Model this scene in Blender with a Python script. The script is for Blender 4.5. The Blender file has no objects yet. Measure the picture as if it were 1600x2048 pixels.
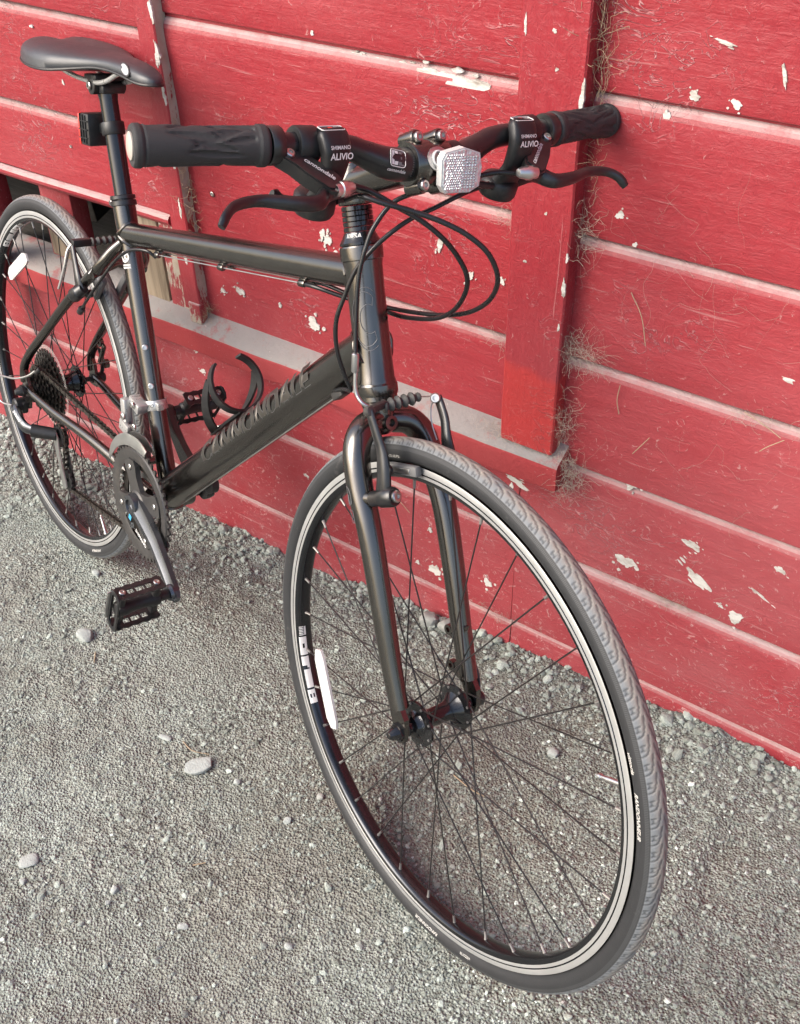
import bpy, bmesh, math, random
import numpy as np
from mathutils import Matrix, Vector
random.seed(7); RNG = np.random.default_rng(7)
R_ = math.radians
sc = bpy.context.scene
COL = sc.collection

# ---------------------------------------------------------------- camera
cam = bpy.data.cameras.new("camera"); camo = bpy.data.objects.new("camera", cam); COL.objects.link(camo)
CR = np.array([[0.80098713, 0.59707889, -0.04377702], [-0.36832904, 0.54912065, 0.75020013], [0.47196752, -0.5847763, 0.65976006]])
CP = np.array([1.50106461, -0.89536385, 1.39663321])
mw = Matrix.Identity(4)
for i in range(3):
    for j in range(3): mw[i][j] = CR[j][i]
    mw[i][3] = CP[i]
camo.matrix_world = mw
cam.sensor_fit = 'HORIZONTAL'; cam.sensor_width = 36.0
cam.lens = 2075.879 / 1600 * 36.0
cam.shift_x = 72.674 / 1600; cam.shift_y = 48.22 / 1600
cam.clip_start = 0.02; cam.clip_end = 300
sc.camera = camo
# ---------------------------------------------------------------- sky, sun, exposure
SUN_EL, SUN_AZ = R_(40), R_(212)          # azimuth clockwise from +Y
w = bpy.data.worlds.new("World"); sc.world = w; w.use_nodes = True
nt = w.node_tree; bg = nt.nodes["Background"]
sky = nt.nodes.new("ShaderNodeTexSky"); sky.sky_type = 'NISHITA'; sky.sun_disc = False
sky.sun_elevation = SUN_EL; sky.sun_rotation = SUN_AZ; sky.air_density = 1.0; sky.dust_density = 4.0; sky.ozone_density = 0.6
nt.links.new(sky.outputs[0], bg.inputs[0]); bg.inputs[1].default_value = 0.15
sun = bpy.data.lights.new("sun", 'SUN'); suno = bpy.data.objects.new("sun", sun); COL.objects.link(suno)
sun.energy = 1.5; sun.angle = R_(46); sun.color = (1.0, 0.965, 0.92)
sd = Vector((math.sin(SUN_AZ) * math.cos(SUN_EL), math.cos(SUN_AZ) * math.cos(SUN_EL), math.sin(SUN_EL)))
suno.rotation_euler = sd.to_track_quat('Z', 'Y').to_euler(); suno.location = (sd * 5)
sc.view_settings.view_transform = 'Standard'; sc.view_settings.look = 'None'
sc.view_settings.gamma = 1.0; sc.view_settings.use_curve_mapping = False
sc.view_settings.exposure = 1.05

cy = sc.cycles
cy.max_bounces = 6; cy.diffuse_bounces = 3; cy.glossy_bounces = 3; cy.transmission_bounces = 2; cy.transparent_max_bounces = 6; cy.use_adaptive_sampling = True; cy.adaptive_threshold = 0.02; cy.caustics_reflective = False; cy.caustics_refractive = False
# ================================================================ helpers
def vec(*a): return np.array(a, float)
def unit(a): a = np.asarray(a, float); return a / np.linalg.norm(a)
def rotm(ax, a):
    ax = unit(ax); K = np.array([[0, -ax[2], ax[1]], [ax[2], 0, -ax[0]], [-ax[1], ax[0], 0]])
    return np.eye(3) + math.sin(a) * K + (1 - math.cos(a)) * K @ K
def basis(ez, hint=(0, 0, 1)):
    ez = unit(ez); hint = np.asarray(hint, float)
    if abs(np.dot(ez, unit(hint))) > .98: hint = vec(1, 0, 0)
    ex = unit(np.cross(hint, ez)); ey = np.cross(ez, ex); return ex, ey, ez
def spline(pts, n=6):
    p = np.asarray(pts, float); q = np.vstack([2 * p[0] - p[1], p, 2 * p[-1] - p[-2]]); o = []
    for i in range(1, len(q) - 2):
        for t in np.linspace(0, 1, n, endpoint=False):
            a, b, c, d = q[i - 1], q[i], q[i + 1], q[i + 2]
            o.append(.5 * (2 * b + (c - a) * t + (2 * a - 5 * b + 4 * c - d) * t * t + (3 * b - a - 3 * c + d) * t ** 3))
    o.append(p[-1]); return np.array(o)

class MB:
    def __init__(s): s.v = []; s.f = []; s.m = []; s.n = 0
    def add(s, v, f, mat=0):
        v = np.asarray(v, float); s.v.append(v)
        for q in f: s.f.append(tuple(int(i) + s.n for i in q)); s.m.append(mat)
        s.n += len(v); return s
    def tube(s, pts, r, seg=16, cap=True, mat=0, flat=1.0, hint=None, p_=1.0):
        p = np.asarray(pts, float); n = len(p); r = np.broadcast_to(np.asarray(r, float), (n,)) if np.ndim(r) < 2 else r
        t = np.gradient(p, axis=0); t /= np.linalg.norm(t, axis=1)[:, None]
        h = np.array(hint if hint is not None else ((0, 0, 1) if abs(t[0][2]) < .9 else (1, 0, 0)), float)
        x = unit(h - t[0] * np.dot(h, t[0])); V = []
        th = np.linspace(0, 2 * np.pi, seg, endpoint=False); CS_ = np.sign(np.cos(th)) * np.abs(np.cos(th)) ** p_; SN_ = np.sign(np.sin(th)) * np.abs(np.sin(th)) ** p_
        for i in range(n):
            x = x - t[i] * np.dot(x, t[i]); x = unit(x); y = np.cross(t[i], x)
            V.append(p[i] + r[i] * (CS_[:, None] * x + flat * SN_[:, None] * y))
        V = np.vstack(V); F = []
        for i in range(n - 1):
            for j in range(seg):
                a = i * seg + j; b = i * seg + (j + 1) % seg; F.append((a, b, b + seg, a + seg))
        if cap: F.append(tuple(range(seg))[::-1]); F.append(tuple(range((n - 1) * seg, n * seg)))
        return s.add(V, F, mat)
    def lathe(s, prof, o, ax, seg=32, mat=0, loop=False, mats=None):
        ex, ey, ez = basis(ax); o = np.asarray(o, float); th = np.linspace(0, 2 * np.pi, seg, endpoint=False)
        V = []
        for r, h in prof: V.append(o + ez * h + r * (np.cos(th)[:, None] * ex + np.sin(th)[:, None] * ey))
        n = len(prof); V = np.vstack(V); k = s.n; s.v.append(V); s.n += len(V)
        for i in range(n if loop else n - 1):
            i2 = (i + 1) % n
            for j in range(seg):
                j2 = (j + 1) % seg
                s.f.append((k + i * seg + j, k + i * seg + j2, k + i2 * seg + j2, k + i2 * seg + j)); s.m.append(mats[i] if mats else mat)
        if not loop:
            if prof[0][0] > 1e-6: s.f.append(tuple(k + j for j in range(seg))[::-1]); s.m.append(mats[0] if mats else mat)
            if prof[-1][0] > 1e-6: s.f.append(tuple(k + (n - 1) * seg + j for j in range(seg))); s.m.append(mats[-1] if mats else mat)
        return s
    def box(s, c, size, rot=None, bev=0.0, mat=0, segs=2):
        bm = bmesh.new(); bmesh.ops.create_cube(bm, size=1.0)
        for q in bm.verts: q.co = Vector((q.co.x * size[0], q.co.y * size[1], q.co.z * size[2]))
        if bev > 0: bmesh.ops.bevel(bm, geom=bm.edges[:], offset=bev, segments=segs, affect='EDGES', profile=.5)
        bm.verts.index_update()
        V = np.array([q.co[:] for q in bm.verts]); F = [[q.index for q in f.verts] for f in bm.faces]; bm.free()
        if rot is not None: V = V @ np.asarray(rot).T
        return s.add(V + np.asarray(c, float), F, mat)
    def prism(s, out, o, ex, ey, ez, h0, h1, mat=0, holes=None):
        o = np.asarray(o, float); ex, ey, ez = map(lambda q: np.asarray(q, float), (ex, ey, ez)); n = len(out)
        out = np.asarray(out, float); B = o + out[:, :1] * ex + out[:, 1:2] * ey
        V = np.vstack([B + ez * h0, B + ez * h1]); F = [tuple(range(n))[::-1], tuple(range(n, 2 * n))]
        for i in range(n): j = (i + 1) % n; F.append((i, j, n + j, n + i))
        return s.add(V, F, mat)
    def annulus(s, outer, inner, o, ex, ey, ez, h0, h1, mat=0):   # outer / inner: same-length 2D loops
        n = len(outer); o = np.asarray(o, float); outer = np.asarray(outer); inner = np.asarray(inner)
        A = o + outer[:, :1] * ex + outer[:, 1:2] * ey; C = o + inner[:, :1] * ex + inner[:, 1:2] * ey
        V = np.vstack([A + ez * h0, A + ez * h1, C + ez * h0, C + ez * h1]); F = []
        for i in range(n):
            j = (i + 1) % n
            F += [(i, j, n + j, n + i), (2 * n + j, 2 * n + i, 3 * n + i, 3 * n + j), (n + i, n + j, 3 * n + j, 3 * n + i), (j, i, 2 * n + i, 2 * n + j)]
        return s.add(V, F, mat)
    def bolt(s, c, ax, r, h, mat=0, hexr=None):
        s.lathe([(r * .86, 0), (r, h * .15), (r, h * .75), (r * .8, h), (r * .48, h), (r * .44, h * .55), (0, h * .55)], c, ax, 14, mat); return s
    def build(s, name, mats, parent=None, xf=None, angle=35, flat=False, **props):
        V = np.vstack(s.v)
        if xf is not None: V = xf(V)
        me = bpy.data.meshes.new(name); me.from_pydata(V.tolist(), [], s.f)
        mats = mats if isinstance(mats, (list, tuple)) else [mats]
        for q in mats: me.materials.append(q)
        if any(s.m): me.polygons.foreach_set('material_index', s.m)
        bm = bmesh.new(); bm.from_mesh(me); bmesh.ops.recalc_face_normals(bm, faces=bm.faces[:]); bm.to_mesh(me); bm.free()
        if not flat:
            me.polygons.foreach_set('use_smooth', [True] * len(me.polygons)); me.set_sharp_from_angle(angle=R_(angle))
        me.update(); return link(name, me, parent, **props)

def link(name, data, parent=None, **props):
    o = bpy.data.objects.new(name, data); COL.objects.link(o)
    if parent is not None: o.parent = parent
    for k, q in props.items(): o[k] = q
    return o

def text2d(s, size=1.0, shear=0.0, bold=0.0, spacing=1.0, cuts=0):
    cu = bpy.data.curves.new("lettering", 'FONT'); cu.body = s; cu.size = size; cu.shear = shear; cu.offset = bold; cu.space_character = spacing
    cu.align_x = 'CENTER'; cu.align_y = 'CENTER'; cu.resolution_u = 3
    ob = bpy.data.objects.new("lettering", cu); me = bpy.data.meshes.new_from_object(ob)
    bm = bmesh.new(); bm.from_mesh(me); bmesh.ops.triangulate(bm, faces=bm.faces[:])
    for _ in range(cuts): bmesh.ops.subdivide_edges(bm, edges=bm.edges[:], cuts=1, use_grid_fill=True)
    bm.verts.index_update()
    V = np.array([q.co[:2] for q in bm.verts]); F = [[q.index for q in f.verts] for f in bm.faces]
    E = [[q.index for q in e.verts] for e in bm.edges if len(e.link_faces) == 1]
    bm.free(); bpy.data.objects.remove(ob); bpy.data.curves.remove(cu); bpy.data.meshes.remove(me)
    return V, F, E
def place_text(mb, s, size, fn, mat=0, **k):       # fn maps Nx2 -> Nx3
    V, F, E = text2d(s, size, **k); mb.add(fn(V), F, mat); return mb
def planar(o, ex, ey): o = np.asarray(o, float); return lambda q: o + q[:, :1] * np.asarray(ex) + q[:, 1:2] * np.asarray(ey)
def outline(mb, E, P, N, wd, mat=0):               # thin ribbons along edges E of 3D points P with normals N
    for a, b in E:
        p, q = P[a], P[b]; t = q - p; L = np.linalg.norm(t)
        if L < 1e-6: continue
        sd_ = np.cross(N[a], t / L) * wd * .5; e = t / L * wd * .3
        mb.add([p - sd_ - e, q - sd_ + e, q + sd_ + e, p + sd_ - e], [(0, 1, 2, 3)], mat)
def gear(rt, rr, teeth, k=4, ph=0.0):              # outline of a toothed ring
    o = []
    for i in range(teeth):
        for j, rad in enumerate((rr, rr, rt, rt)):
            a = 2 * math.pi * (i + (0.0, .32, .48, .82)[j]) / teeth + ph; o.append((rad * math.cos(a), rad * math.sin(a)))
    return o
def circ(r, n, ph=0.0): return [(r * math.cos(2 * math.pi * i / n + ph), r * math.sin(2 * math.pi * i / n + ph)) for i in range(n)]

# ================================================================ materials
class NT:
    def __init__(s, name):
        s.mat = bpy.data.materials.new(name); s.mat.use_nodes = True; s.t = s.mat.node_tree; s.b = s.t.nodes["Principled BSDF"]
    def n(s, typ, **k):
        q = s.t.nodes.new(typ)
        for a, b in k.items(): setattr(q, a, b)
        return q
    def l(s, a, b): s.t.links.new(a, b)
    def coord(s, scale=(1, 1, 1), kind='Object'):
        tc = s.n("ShaderNodeTexCoord"); mp = s.n("ShaderNodeMapping"); mp.inputs['Scale'].default_value = scale; s.l(tc.outputs[kind], mp.inputs[0]); return mp.outputs[0]
    def noise(s, scale, detail=4, rough=.55, co=None, dist=0.0):
        q = s.n("ShaderNodeTexNoise"); q.inputs['Scale'].default_value = scale; q.inputs['Detail'].default_value = detail; q.inputs['Roughness'].default_value = rough; q.inputs['Distortion'].default_value = dist
        s.l(co if co is not None else s.coord(), q.inputs['Vector']); return q.outputs['Fac']
    def voro(s, scale, co=None, feat='F1', out='Distance'):
        q = s.n("ShaderNodeTexVoronoi", feature=feat); q.inputs['Scale'].default_value = scale; s.l(co if co is not None else s.coord(), q.inputs['Vector']); return q.outputs[out]
    def rng(s, x, a, b, c=0.0, d=1.0):
        q = s.n("ShaderNodeMapRange"); q.inputs[1].default_value = a; q.inputs[2].default_value = b; q.inputs[3].default_value = c; q.inputs[4].default_value = d; s.l(x, q.inputs[0]); return q.outputs[0]
    def math(s, op, a, b):
        q = s.n("ShaderNodeMath", operation=op)
        for i, x in enumerate((a, b)):
            if isinstance(x, (int, float)): q.inputs[i].default_value = x
            else: s.l(x, q.inputs[i])
        return q.outputs[0]
    def mix(s, f, a, b):
        q = s.n("ShaderNodeMix", data_type='RGBA')
        if isinstance(f, (int, float)): q.inputs[0].default_value = f
        else: s.l(f, q.inputs[0])
        for i, x in ((6, a), (7, b)):
            if isinstance(x, tuple): q.inputs[i].default_value = (*x, 1)
            else: s.l(x, q.inputs[i])
        return q.outputs[2]
    def ramp(s, x, stops):
        q = s.n("ShaderNodeValToRGB"); e = q.color_ramp.elements
        while len(e) < len(stops): e.new(.5)
        for i, (p, c) in enumerate(stops): e[i].position = p; e[i].color = (*c, 1)
        s.l(x, q.inputs[0]); return q.outputs[0]
    def bump(s, h, dist, strength=1.0, prev=None):
        q = s.n("ShaderNodeBump"); q.inputs['Strength'].default_value = strength; q.inputs['Distance'].default_value = dist; s.l(h, q.inputs['Height'])
        if prev is not None: s.l(prev, q.inputs['Normal'])
        return q.outputs[0]
    def fin(s, col=None, rough=None, metal=None, normal=None, **k):
        for nm, x in (('Base Color', col), ('Roughness', rough), ('Metallic', metal), ('Normal', normal)):
            if x is None: continue
            if isinstance(x, tuple): s.b.inputs[nm].default_value = (*x, 1)
            elif isinstance(x, (int, float)): s.b.inputs[nm].default_value = x
            else: s.l(x, s.b.inputs[nm])
        for nm, x in k.items(): s.b.inputs[nm.replace('_', ' ')].default_value = x
        return s.mat

def simple(name, col, rough=.5, metal=0.0, var=.25, vscale=40, bump=0.0, bscale=300, dust=0.0, **k):
    t = NT(name); co = t.coord()
    a = tuple(c * (1 - var) for c in col); b = tuple(min(1, c * (1 + var)) for c in col)
    nz = t.noise(vscale, 5, .6, co); c = t.mix(nz, a, b)
    if dust > 0:
        d_ = t.rng(t.noise(25, 6, .7, co), .5, .75, 0, dust); c = t.mix(d_, c, (.30, .26, .22))
    r = t.rng(nz, .25, .75, rough * .85, min(1, rough * 1.18))
    nrm = t.bump(t.noise(bscale, 3, .5, co), bump, 1.0) if bump > 0 else None
    return t.fin(c, r, metal, nrm, **k)

M = {}
M['paint'] = simple('satin_black_paint', (.148, .139, .129), .205, .97, .08, 30, .00004, 900, dust=.05, Specular_IOR_Level=.6)
M['alloy'] = simple('black_anodised_alloy', (.011, .011, .012), .30, 0.0, .2, 60, .00005, 900, dust=.06, Specular_IOR_Level=.7)
M['plastic'] = simple('black_plastic', (.012, .012, .013), .42, 0.0, .2, 60, .0001, 700, dust=.12)
M['glossblack'] = simple('gloss_black', (.008, .008, .009), .12, 0.0, .1, 30, Specular_IOR_Level=.7)
M['housing'] = simple('cable_housing', (.011, .011, .012), .28, 0.0, .2, 60)
M['rubber'] = simple('grip_rubber', (.030, .030, .031), .68, 0.0, .18, 80, .00025, 1400)
M['chrome'] = simple('polished_steel', (.62, .61, .60), .34, 1.0, .1, 60)
M['silver'] = simple('brushed_silver', (.58, .58, .57), .34, 1.0, .12, 80, .0001, 900)
M['fdsilver'] = simple('bright_silver_paint', (.50, .495, .48), .28, .6, .08, 60)
M['crank'] = simple('grey_crank_alloy', (.115, .12, .13), .28, .85, .1, 40)
M['ring'] = simple('dark_grey_chainring', (.075, .072, .07), .45, .6, .25, 60, .0002, 600, dust=.2)
M['steel'] = simple('oily_chain_steel', (.085, .075, .065), .42, .8, .5, 200)
M['cog'] = simple('dark_cog_steel', (.06, .055, .05), .4, .85, .5, 150)
M['spoke'] = simple('black_spoke', (.022, .021, .021), .33, .3, .2, 60)
M['nipple'] = simple('grey_nipple', (.30, .29, .28), .4, .8, .2, 60)
M['track'] = simple('silver_brake_track', (.60, .60, .59), .38, .75, .08, 20, .00004, 1500)
M['rimblack'] = simple('black_rim', (.058, .061, .067), .20, .9, .12, 30, dust=.06)
M['white'] = simple('white_print', (.62, .62, .61), .5, 0, .03, 30)
M['greyprint'] = simple('grey_print', (.135, .125, .114), .40, .95, .15, 60)
M['midgrey'] = simple('mid_grey_print', (.17, .17, .175), .4, .2, .1, 60)
M['dtline'] = simple('dull_grey_line', (.11, .11, .11), .6, .0, .1, 60)
M['tyreprint'] = simple('pale_tyre_print', (.50, .49, .46), .6, 0, .1, 60)
M['red'] = simple('red_indicator', (.55, .03, .02), .4, 0, .1, 60)
M['blue'] = simple('blue_print', (.05, .35, .62), .4, 0, .1, 60)
M['whiteplastic'] = simple('white_reflector_plastic', (.58, .58, .565), .28, 0, .04, 30)
M['boot'] = simple('grey_boot_rubber', (.055, .053, .05), .6, 0, .2, 60, dust=.2)
M['padgrey'] = simple('grey_brake_pad', (.12, .12, .12), .55, 0, .2, 60)
M['saddle'] = simple('grey_saddle_cover', (.030, .033, .039), .40, 0, .10, 25, .00012, 1600, Specular_IOR_Level=.7)
M['midsilver'] = simple('dull_silver_badge', (.42, .42, .42), .4, .3, .05, 60)
M['capgrey'] = simple('worn_bar_plug', (.42, .38, .33), .55, .1, .2, 120)
M['bolt'] = simple('steel_bolt', (.55, .53, .50), .3, 1.0, .2, 90)
t = NT('clear_reflector'); co = t.coord(); v = t.voro(260, co)
M['reflector'] = t.fin(t.mix(v, (.50, .53, .56), (.70, .71, .72)), .15, .40, t.bump(v, .0008), Coat_Weight=.6)
t = NT('clear_guard_plastic'); M['guard'] = t.fin((.75, .70, .66), .35, 0.0, Alpha=.14)

# tyre: dark sidewall, greyer tread with dust, driven by the arc attribute
t = NT('tyre_rubber'); at = t.n("ShaderNodeAttribute", attribute_name='arc'); arc = t.math('ABSOLUTE', at.outputs['Fac'], 0.0); co = t.coord()
side = t.mix(t.noise(45, 5, .6, co), (.013, .0135, .015), (.024, .025, .027))
tread = t.mix(t.noise(90, 5, .6, co), (.115, .126, .135), (.185, .197, .205))
c = t.mix(t.rng(arc, 13.6, 14.6), tread, side)
rb_n = t.n('ShaderNodeAttribute', attribute_name='rib'); band_ = t.math('MULTIPLY', t.rng(arc, 15.3, 15.6), t.rng(arc, 19.3, 19.0)); c = t.mix(t.math('MULTIPLY', t.math('MULTIPLY', band_, rb_n.outputs['Fac']), .5), c, (.085, .088, .09))
for a0 in (14.7, 19.4): c = t.mix(t.rng(t.math('ABSOLUTE', t.math('SUBTRACT', arc, a0), 0.0), .12, .28, .30, 0.0), c, (.085, .087, .09))
dn = t.noise(22, 6, .7, co)
dm = t.math('MULTIPLY', t.rng(arc, 5, 11, 1.0, 0.0), t.rng(dn, .34, .52))
c = t.mix(t.math('MULTIPLY', dm, .8), c, (.27, .24, .205))
c = t.mix(t.rng(t.noise(14, 6, .75, co), .60, .74, 0, .4), c, (.22, .21, .195))
gl = t.n("ShaderNodeAttribute", attribute_name='groove')
c = t.mix(t.math('MULTIPLY', gl.outputs['Fac'], .62), c, (.03, .03, .03))
M['tyre'] = t.fin(c, .62, 0.0, t.bump(t.noise(700, 3, .5, co), .0002))

# ---- wall paint
def wallpaint(name, vert=False, rgb=((.335, .030, .040), (.26, .020, .029)), fade=.45, worn=.0, fresh=False):
    t = NT(name); P = t.coord(); grain = t.coord((110, 110, 5) if vert else (5, 110, 110)); mid = t.coord((28, 28, 7) if vert else (7, 28, 28))
    sx = t.n("ShaderNodeSeparateXYZ"); t.l(P, sx.inputs[0]); z = sx.outputs[2]
    c = t.mix(t.noise(3.2, 3, .6, P), rgb[0], rgb[1])
    c = t.mix(t.rng(t.noise(1.7, 2, .6, P), .42, .72, 0, fade), c, (.41, .098, .107))
    md = t.noise(1.0, 4, .65, mid); c = t.mix(t.rng(md, .48, .70, 0, .35), c, (.28, .022, .028))
    wn = t.noise(20, 3, .55, t.coord((1, 1, 1.5)), 1.8); wr = t.math('ABSOLUTE', t.math('SUBTRACT', wn, .5), 0.0)
    wisp = t.math('MULTIPLY', t.rng(wr, .004, .016, 1.0, 0.0), t.rng(t.noise(4.5, 4, .65, P), .53, .66))
    low = t.rng(z, .75, .0)                                    # splash zone: dusty towards the ground
    g2 = t.noise(1.0, 3, .7, grain, .6)
    fl = t.noise(62, 5, .80, P, 1.6)
    sp = t.rng(t.math('ADD', fl, t.math('MULTIPLY', low, .055)), .635, .665, 0, 1)
    c = t.mix(t.math('MULTIPLY', sp, t.rng(low, 0, 1, .55, .8)), c, (.50, .30, .285))
    sc2 = t.rng(t.math('ADD', g2, t.math('MULTIPLY', low, .03)), .66, .72, 0, .5)
    c = t.mix(sc2, c, (.46, .22, .215))
    c = t.mix(t.math('MULTIPLY', low, t.rng(t.noise(5, 3, .7, P), .36, .72, .05, .36)), c, (.35, .195, .200))
    c = t.mix(t.math('MULTIPLY', wisp, .7), c, (.54, .29, .29))
    if fresh:
        ed = t.rng(t.math('ADD', z, t.math('MULTIPLY', t.noise(14, 5, .7, P), .05)), .640, .628)
        c = t.mix(t.math('MULTIPLY', ed, .65), c, (.47, .040, .036))
    if worn > 0:
        wm = t.rng(t.noise(16, 7, .75, t.coord((1, 1, .35) if vert else (.3, 1, 1))), .58 - worn * .2, .60 - worn * .2)
        c = t.mix(wm, c, t.mix(t.noise(30, 4, .6, P), (.62, .58, .50), (.24, .17, .11)))
    ge = t.n("ShaderNodeNewGeometry"); sn = t.n("ShaderNodeSeparateXYZ"); t.l(ge.outputs['True Normal'], sn.inputs[0])
    du = t.math('MULTIPLY', t.rng(sn.outputs[2], .18, .6), t.rng(t.noise(26, 4, .75, P), .22, .52, .35, .95))
    c = t.mix(du, c, t.mix(md, (.36, .27, .26), (.47, .34, .33)))
    h3 = t.bump(t.math('ADD', t.math('MULTIPLY', md, 1.7), t.math('ADD', t.math('MULTIPLY', g2, .5), t.math('ADD', fl, t.math('MULTIPLY', wisp, .9)))), .0016, .9)
    return t.fin(c, t.rng(du, 0, 1, .42, .9), 0.0, h3, Specular_IOR_Level=.4)
M['wall'] = wallpaint('faded_red_paint')
M['wallv'] = wallpaint('red_batten_paint', True, fresh=True, worn=0)
M['wallp'] = wallpaint('red_paint_upright_grain', True)
M['wallw'] = wallpaint('worn_red_paint', True, worn=.55)
M['edge'] = wallpaint('peeled_batten_edge', True, worn=.9)
t = NT('dusty_sill'); P = t.coord()
c = t.mix(t.noise(18, 6, .7, P), (.22, .205, .195), (.31, .285, .272)); ge = t.n("ShaderNodeNewGeometry"); sn = t.n("ShaderNodeSeparateXYZ"); t.l(ge.outputs['True Normal'], sn.inputs[0])
redc = t.mix(t.noise(8, 5, .6, P), (.36, .030, .036), (.29, .045, .047))
f = t.math('MULTIPLY', t.rng(sn.outputs[2], .10, .45), t.rng(t.noise(14, 6, .75, P), .34, .46, .35, 1))
c = t.mix(f, redc, t.mix(t.rng(t.noise(3.5, 5, .6, P), .5, .7), c, (.28, .17, .17)))
c = t.mix(t.rng(t.noise(70, 7, .8, P, 1.4), .645, .67, 0, .7), c, (.62, .50, .47))
M['sill'] = t.fin(c, .85, 0, t.bump(t.noise(120, 6, .7, P), .002))
t = NT('bare_wood'); g = t.coord((60, 60, 3)); c = t.ramp(t.noise(1, 6, .65, g, .8), [(.25, (.12, .085, .055)), (.5, (.30, .235, .165)), (.75, (.40, .33, .25))])
M['wood'] = t.fin(c, .85, 0, t.bump(t.noise(1, 6, .7, g), .002))
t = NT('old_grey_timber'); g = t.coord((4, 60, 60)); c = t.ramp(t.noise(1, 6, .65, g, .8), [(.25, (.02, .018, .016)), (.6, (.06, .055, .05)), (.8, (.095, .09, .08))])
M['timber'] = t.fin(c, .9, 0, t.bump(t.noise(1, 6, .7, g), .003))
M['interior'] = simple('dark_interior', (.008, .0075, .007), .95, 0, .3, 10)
t = NT('white_primer'); P = t.coord((.35, 1, 1)); M['primer'] = t.fin(t.mix(t.rng(t.noise(70, 6, .75, P), .45, .7), (.58, .56, .52), (.27, .23, .19)), .8, 0, t.bump(t.noise(150, 5, .7, P), .0015))
M['web'] = simple('dusty_cobweb', (.36, .31, .25), .9, 0, .25, 90)
M['straw'] = simple('dry_straw', (.34, .26, .17), .85, 0, .3, 90)

# ---- ground
def groundmat(name, pebble=False):
    t = NT(name); P = t.coord()
    if pebble:
        a = t.n("ShaderNodeAttribute", attribute_name='tint')
        c = t.ramp(a.outputs['Fac'], [(0, (0.101, 0.104, 0.089)), (.3, (0.210, 0.230, 0.205)), (.6, (0.327, 0.366, 0.331)), (.85, (0.486, 0.544, 0.494)), (1, (0.769, 0.852, 0.792))])
        c = t.mix(t.rng(t.noise(160, 5, .7, P), .4, .75, 0, .5), c, (0.239, 0.259, 0.226))
        return t.fin(c, .92, 0, t.bump(t.noise(420, 5, .7, P), .0014), Specular_IOR_Level=.25)
    c = t.ramp(t.noise(7, 6, .72, P), [(.28, (0.107, 0.114, 0.098)), (.45, (0.189, 0.209, 0.182)), (.6, (0.252, 0.286, 0.255)), (.78, (0.356, 0.405, 0.366))])
    c = t.mix(t.rng(t.noise(2.6, 5, .62, P), .42, .60, 0, .8), c, (0.339, 0.386, 0.353))
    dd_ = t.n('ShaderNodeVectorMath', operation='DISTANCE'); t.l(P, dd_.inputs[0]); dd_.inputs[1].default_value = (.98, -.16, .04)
    dark_patch = t.math('MULTIPLY', t.rng(dd_.outputs['Value'], .20, .75, 1.0, 0.0), t.rng(t.noise(5, 4, .65, P), .30, .62, .35, 1.0)); c = t.mix(t.math('MULTIPLY', dark_patch, .62), c, (0.136, 0.138, 0.114))  # darker round patch centred by the front wheel, broken up by noise
    vc = t.voro(230, P, out='Color'); vs = t.n("ShaderNodeSeparateColor"); t.l(vc, vs.inputs[0])
    c = t.mix(t.rng(vs.outputs[0], .55, 1, 0, .6), c, (0.514, 0.570, 0.525)); c = t.mix(t.rng(vs.outputs[1], .6, 1, 0, .55), c, (0.125, 0.131, 0.113))
    c = t.mix(t.rng(t.noise(240, 2, .6, P), .40, .30, 0, .65), c, (0.049, 0.045, 0.040)); c = t.mix(t.rng(t.noise(1.5, 4, .6, P), .50, .66, 0, .55), c, (0.179, 0.163, 0.137)); gm = t.rng(t.noise(4.2, 4, .62, P), .45, .60, .05, 1.0); vA = t.voro(115, P); vB = t.voro(115, P, out='Color'); vq = t.n('ShaderNodeSeparateColor'); t.l(vB, vq.inputs[0])
    c = t.mix(t.math('MULTIPLY', t.rng(vq.outputs[2], 0, 1, 0, .55), gm), c, (0.372, 0.378, 0.333)); c = t.mix(t.math('MULTIPLY', t.rng(vA, .42, .75, 0, .5), gm), c, (0.068, 0.064, 0.051))
    h = t.bump(t.math('ADD', t.math('ADD', t.math('MULTIPLY', t.noise(60, 5, .75, P), .55), t.math('MULTIPLY', t.math('MULTIPLY', t.rng(vA, 0, .7, 1, 0), gm), .36)), t.math('MULTIPLY', t.voro(260, P), .45)), .011)
    return t.fin(c, .95, 0, h, Specular_IOR_Level=.2)
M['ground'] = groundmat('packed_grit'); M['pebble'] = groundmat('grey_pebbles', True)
M['palestone'] = simple('pale_stone', (.345, .37, .35), .9, 0, .3, 50, .0012, 260, Specular_IOR_Level=.25)
M['greystone'] = simple('grey_stone', (.29, .295, .275), .9, 0, .3, 60, .0012, 260, Specular_IOR_Level=.25)

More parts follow.
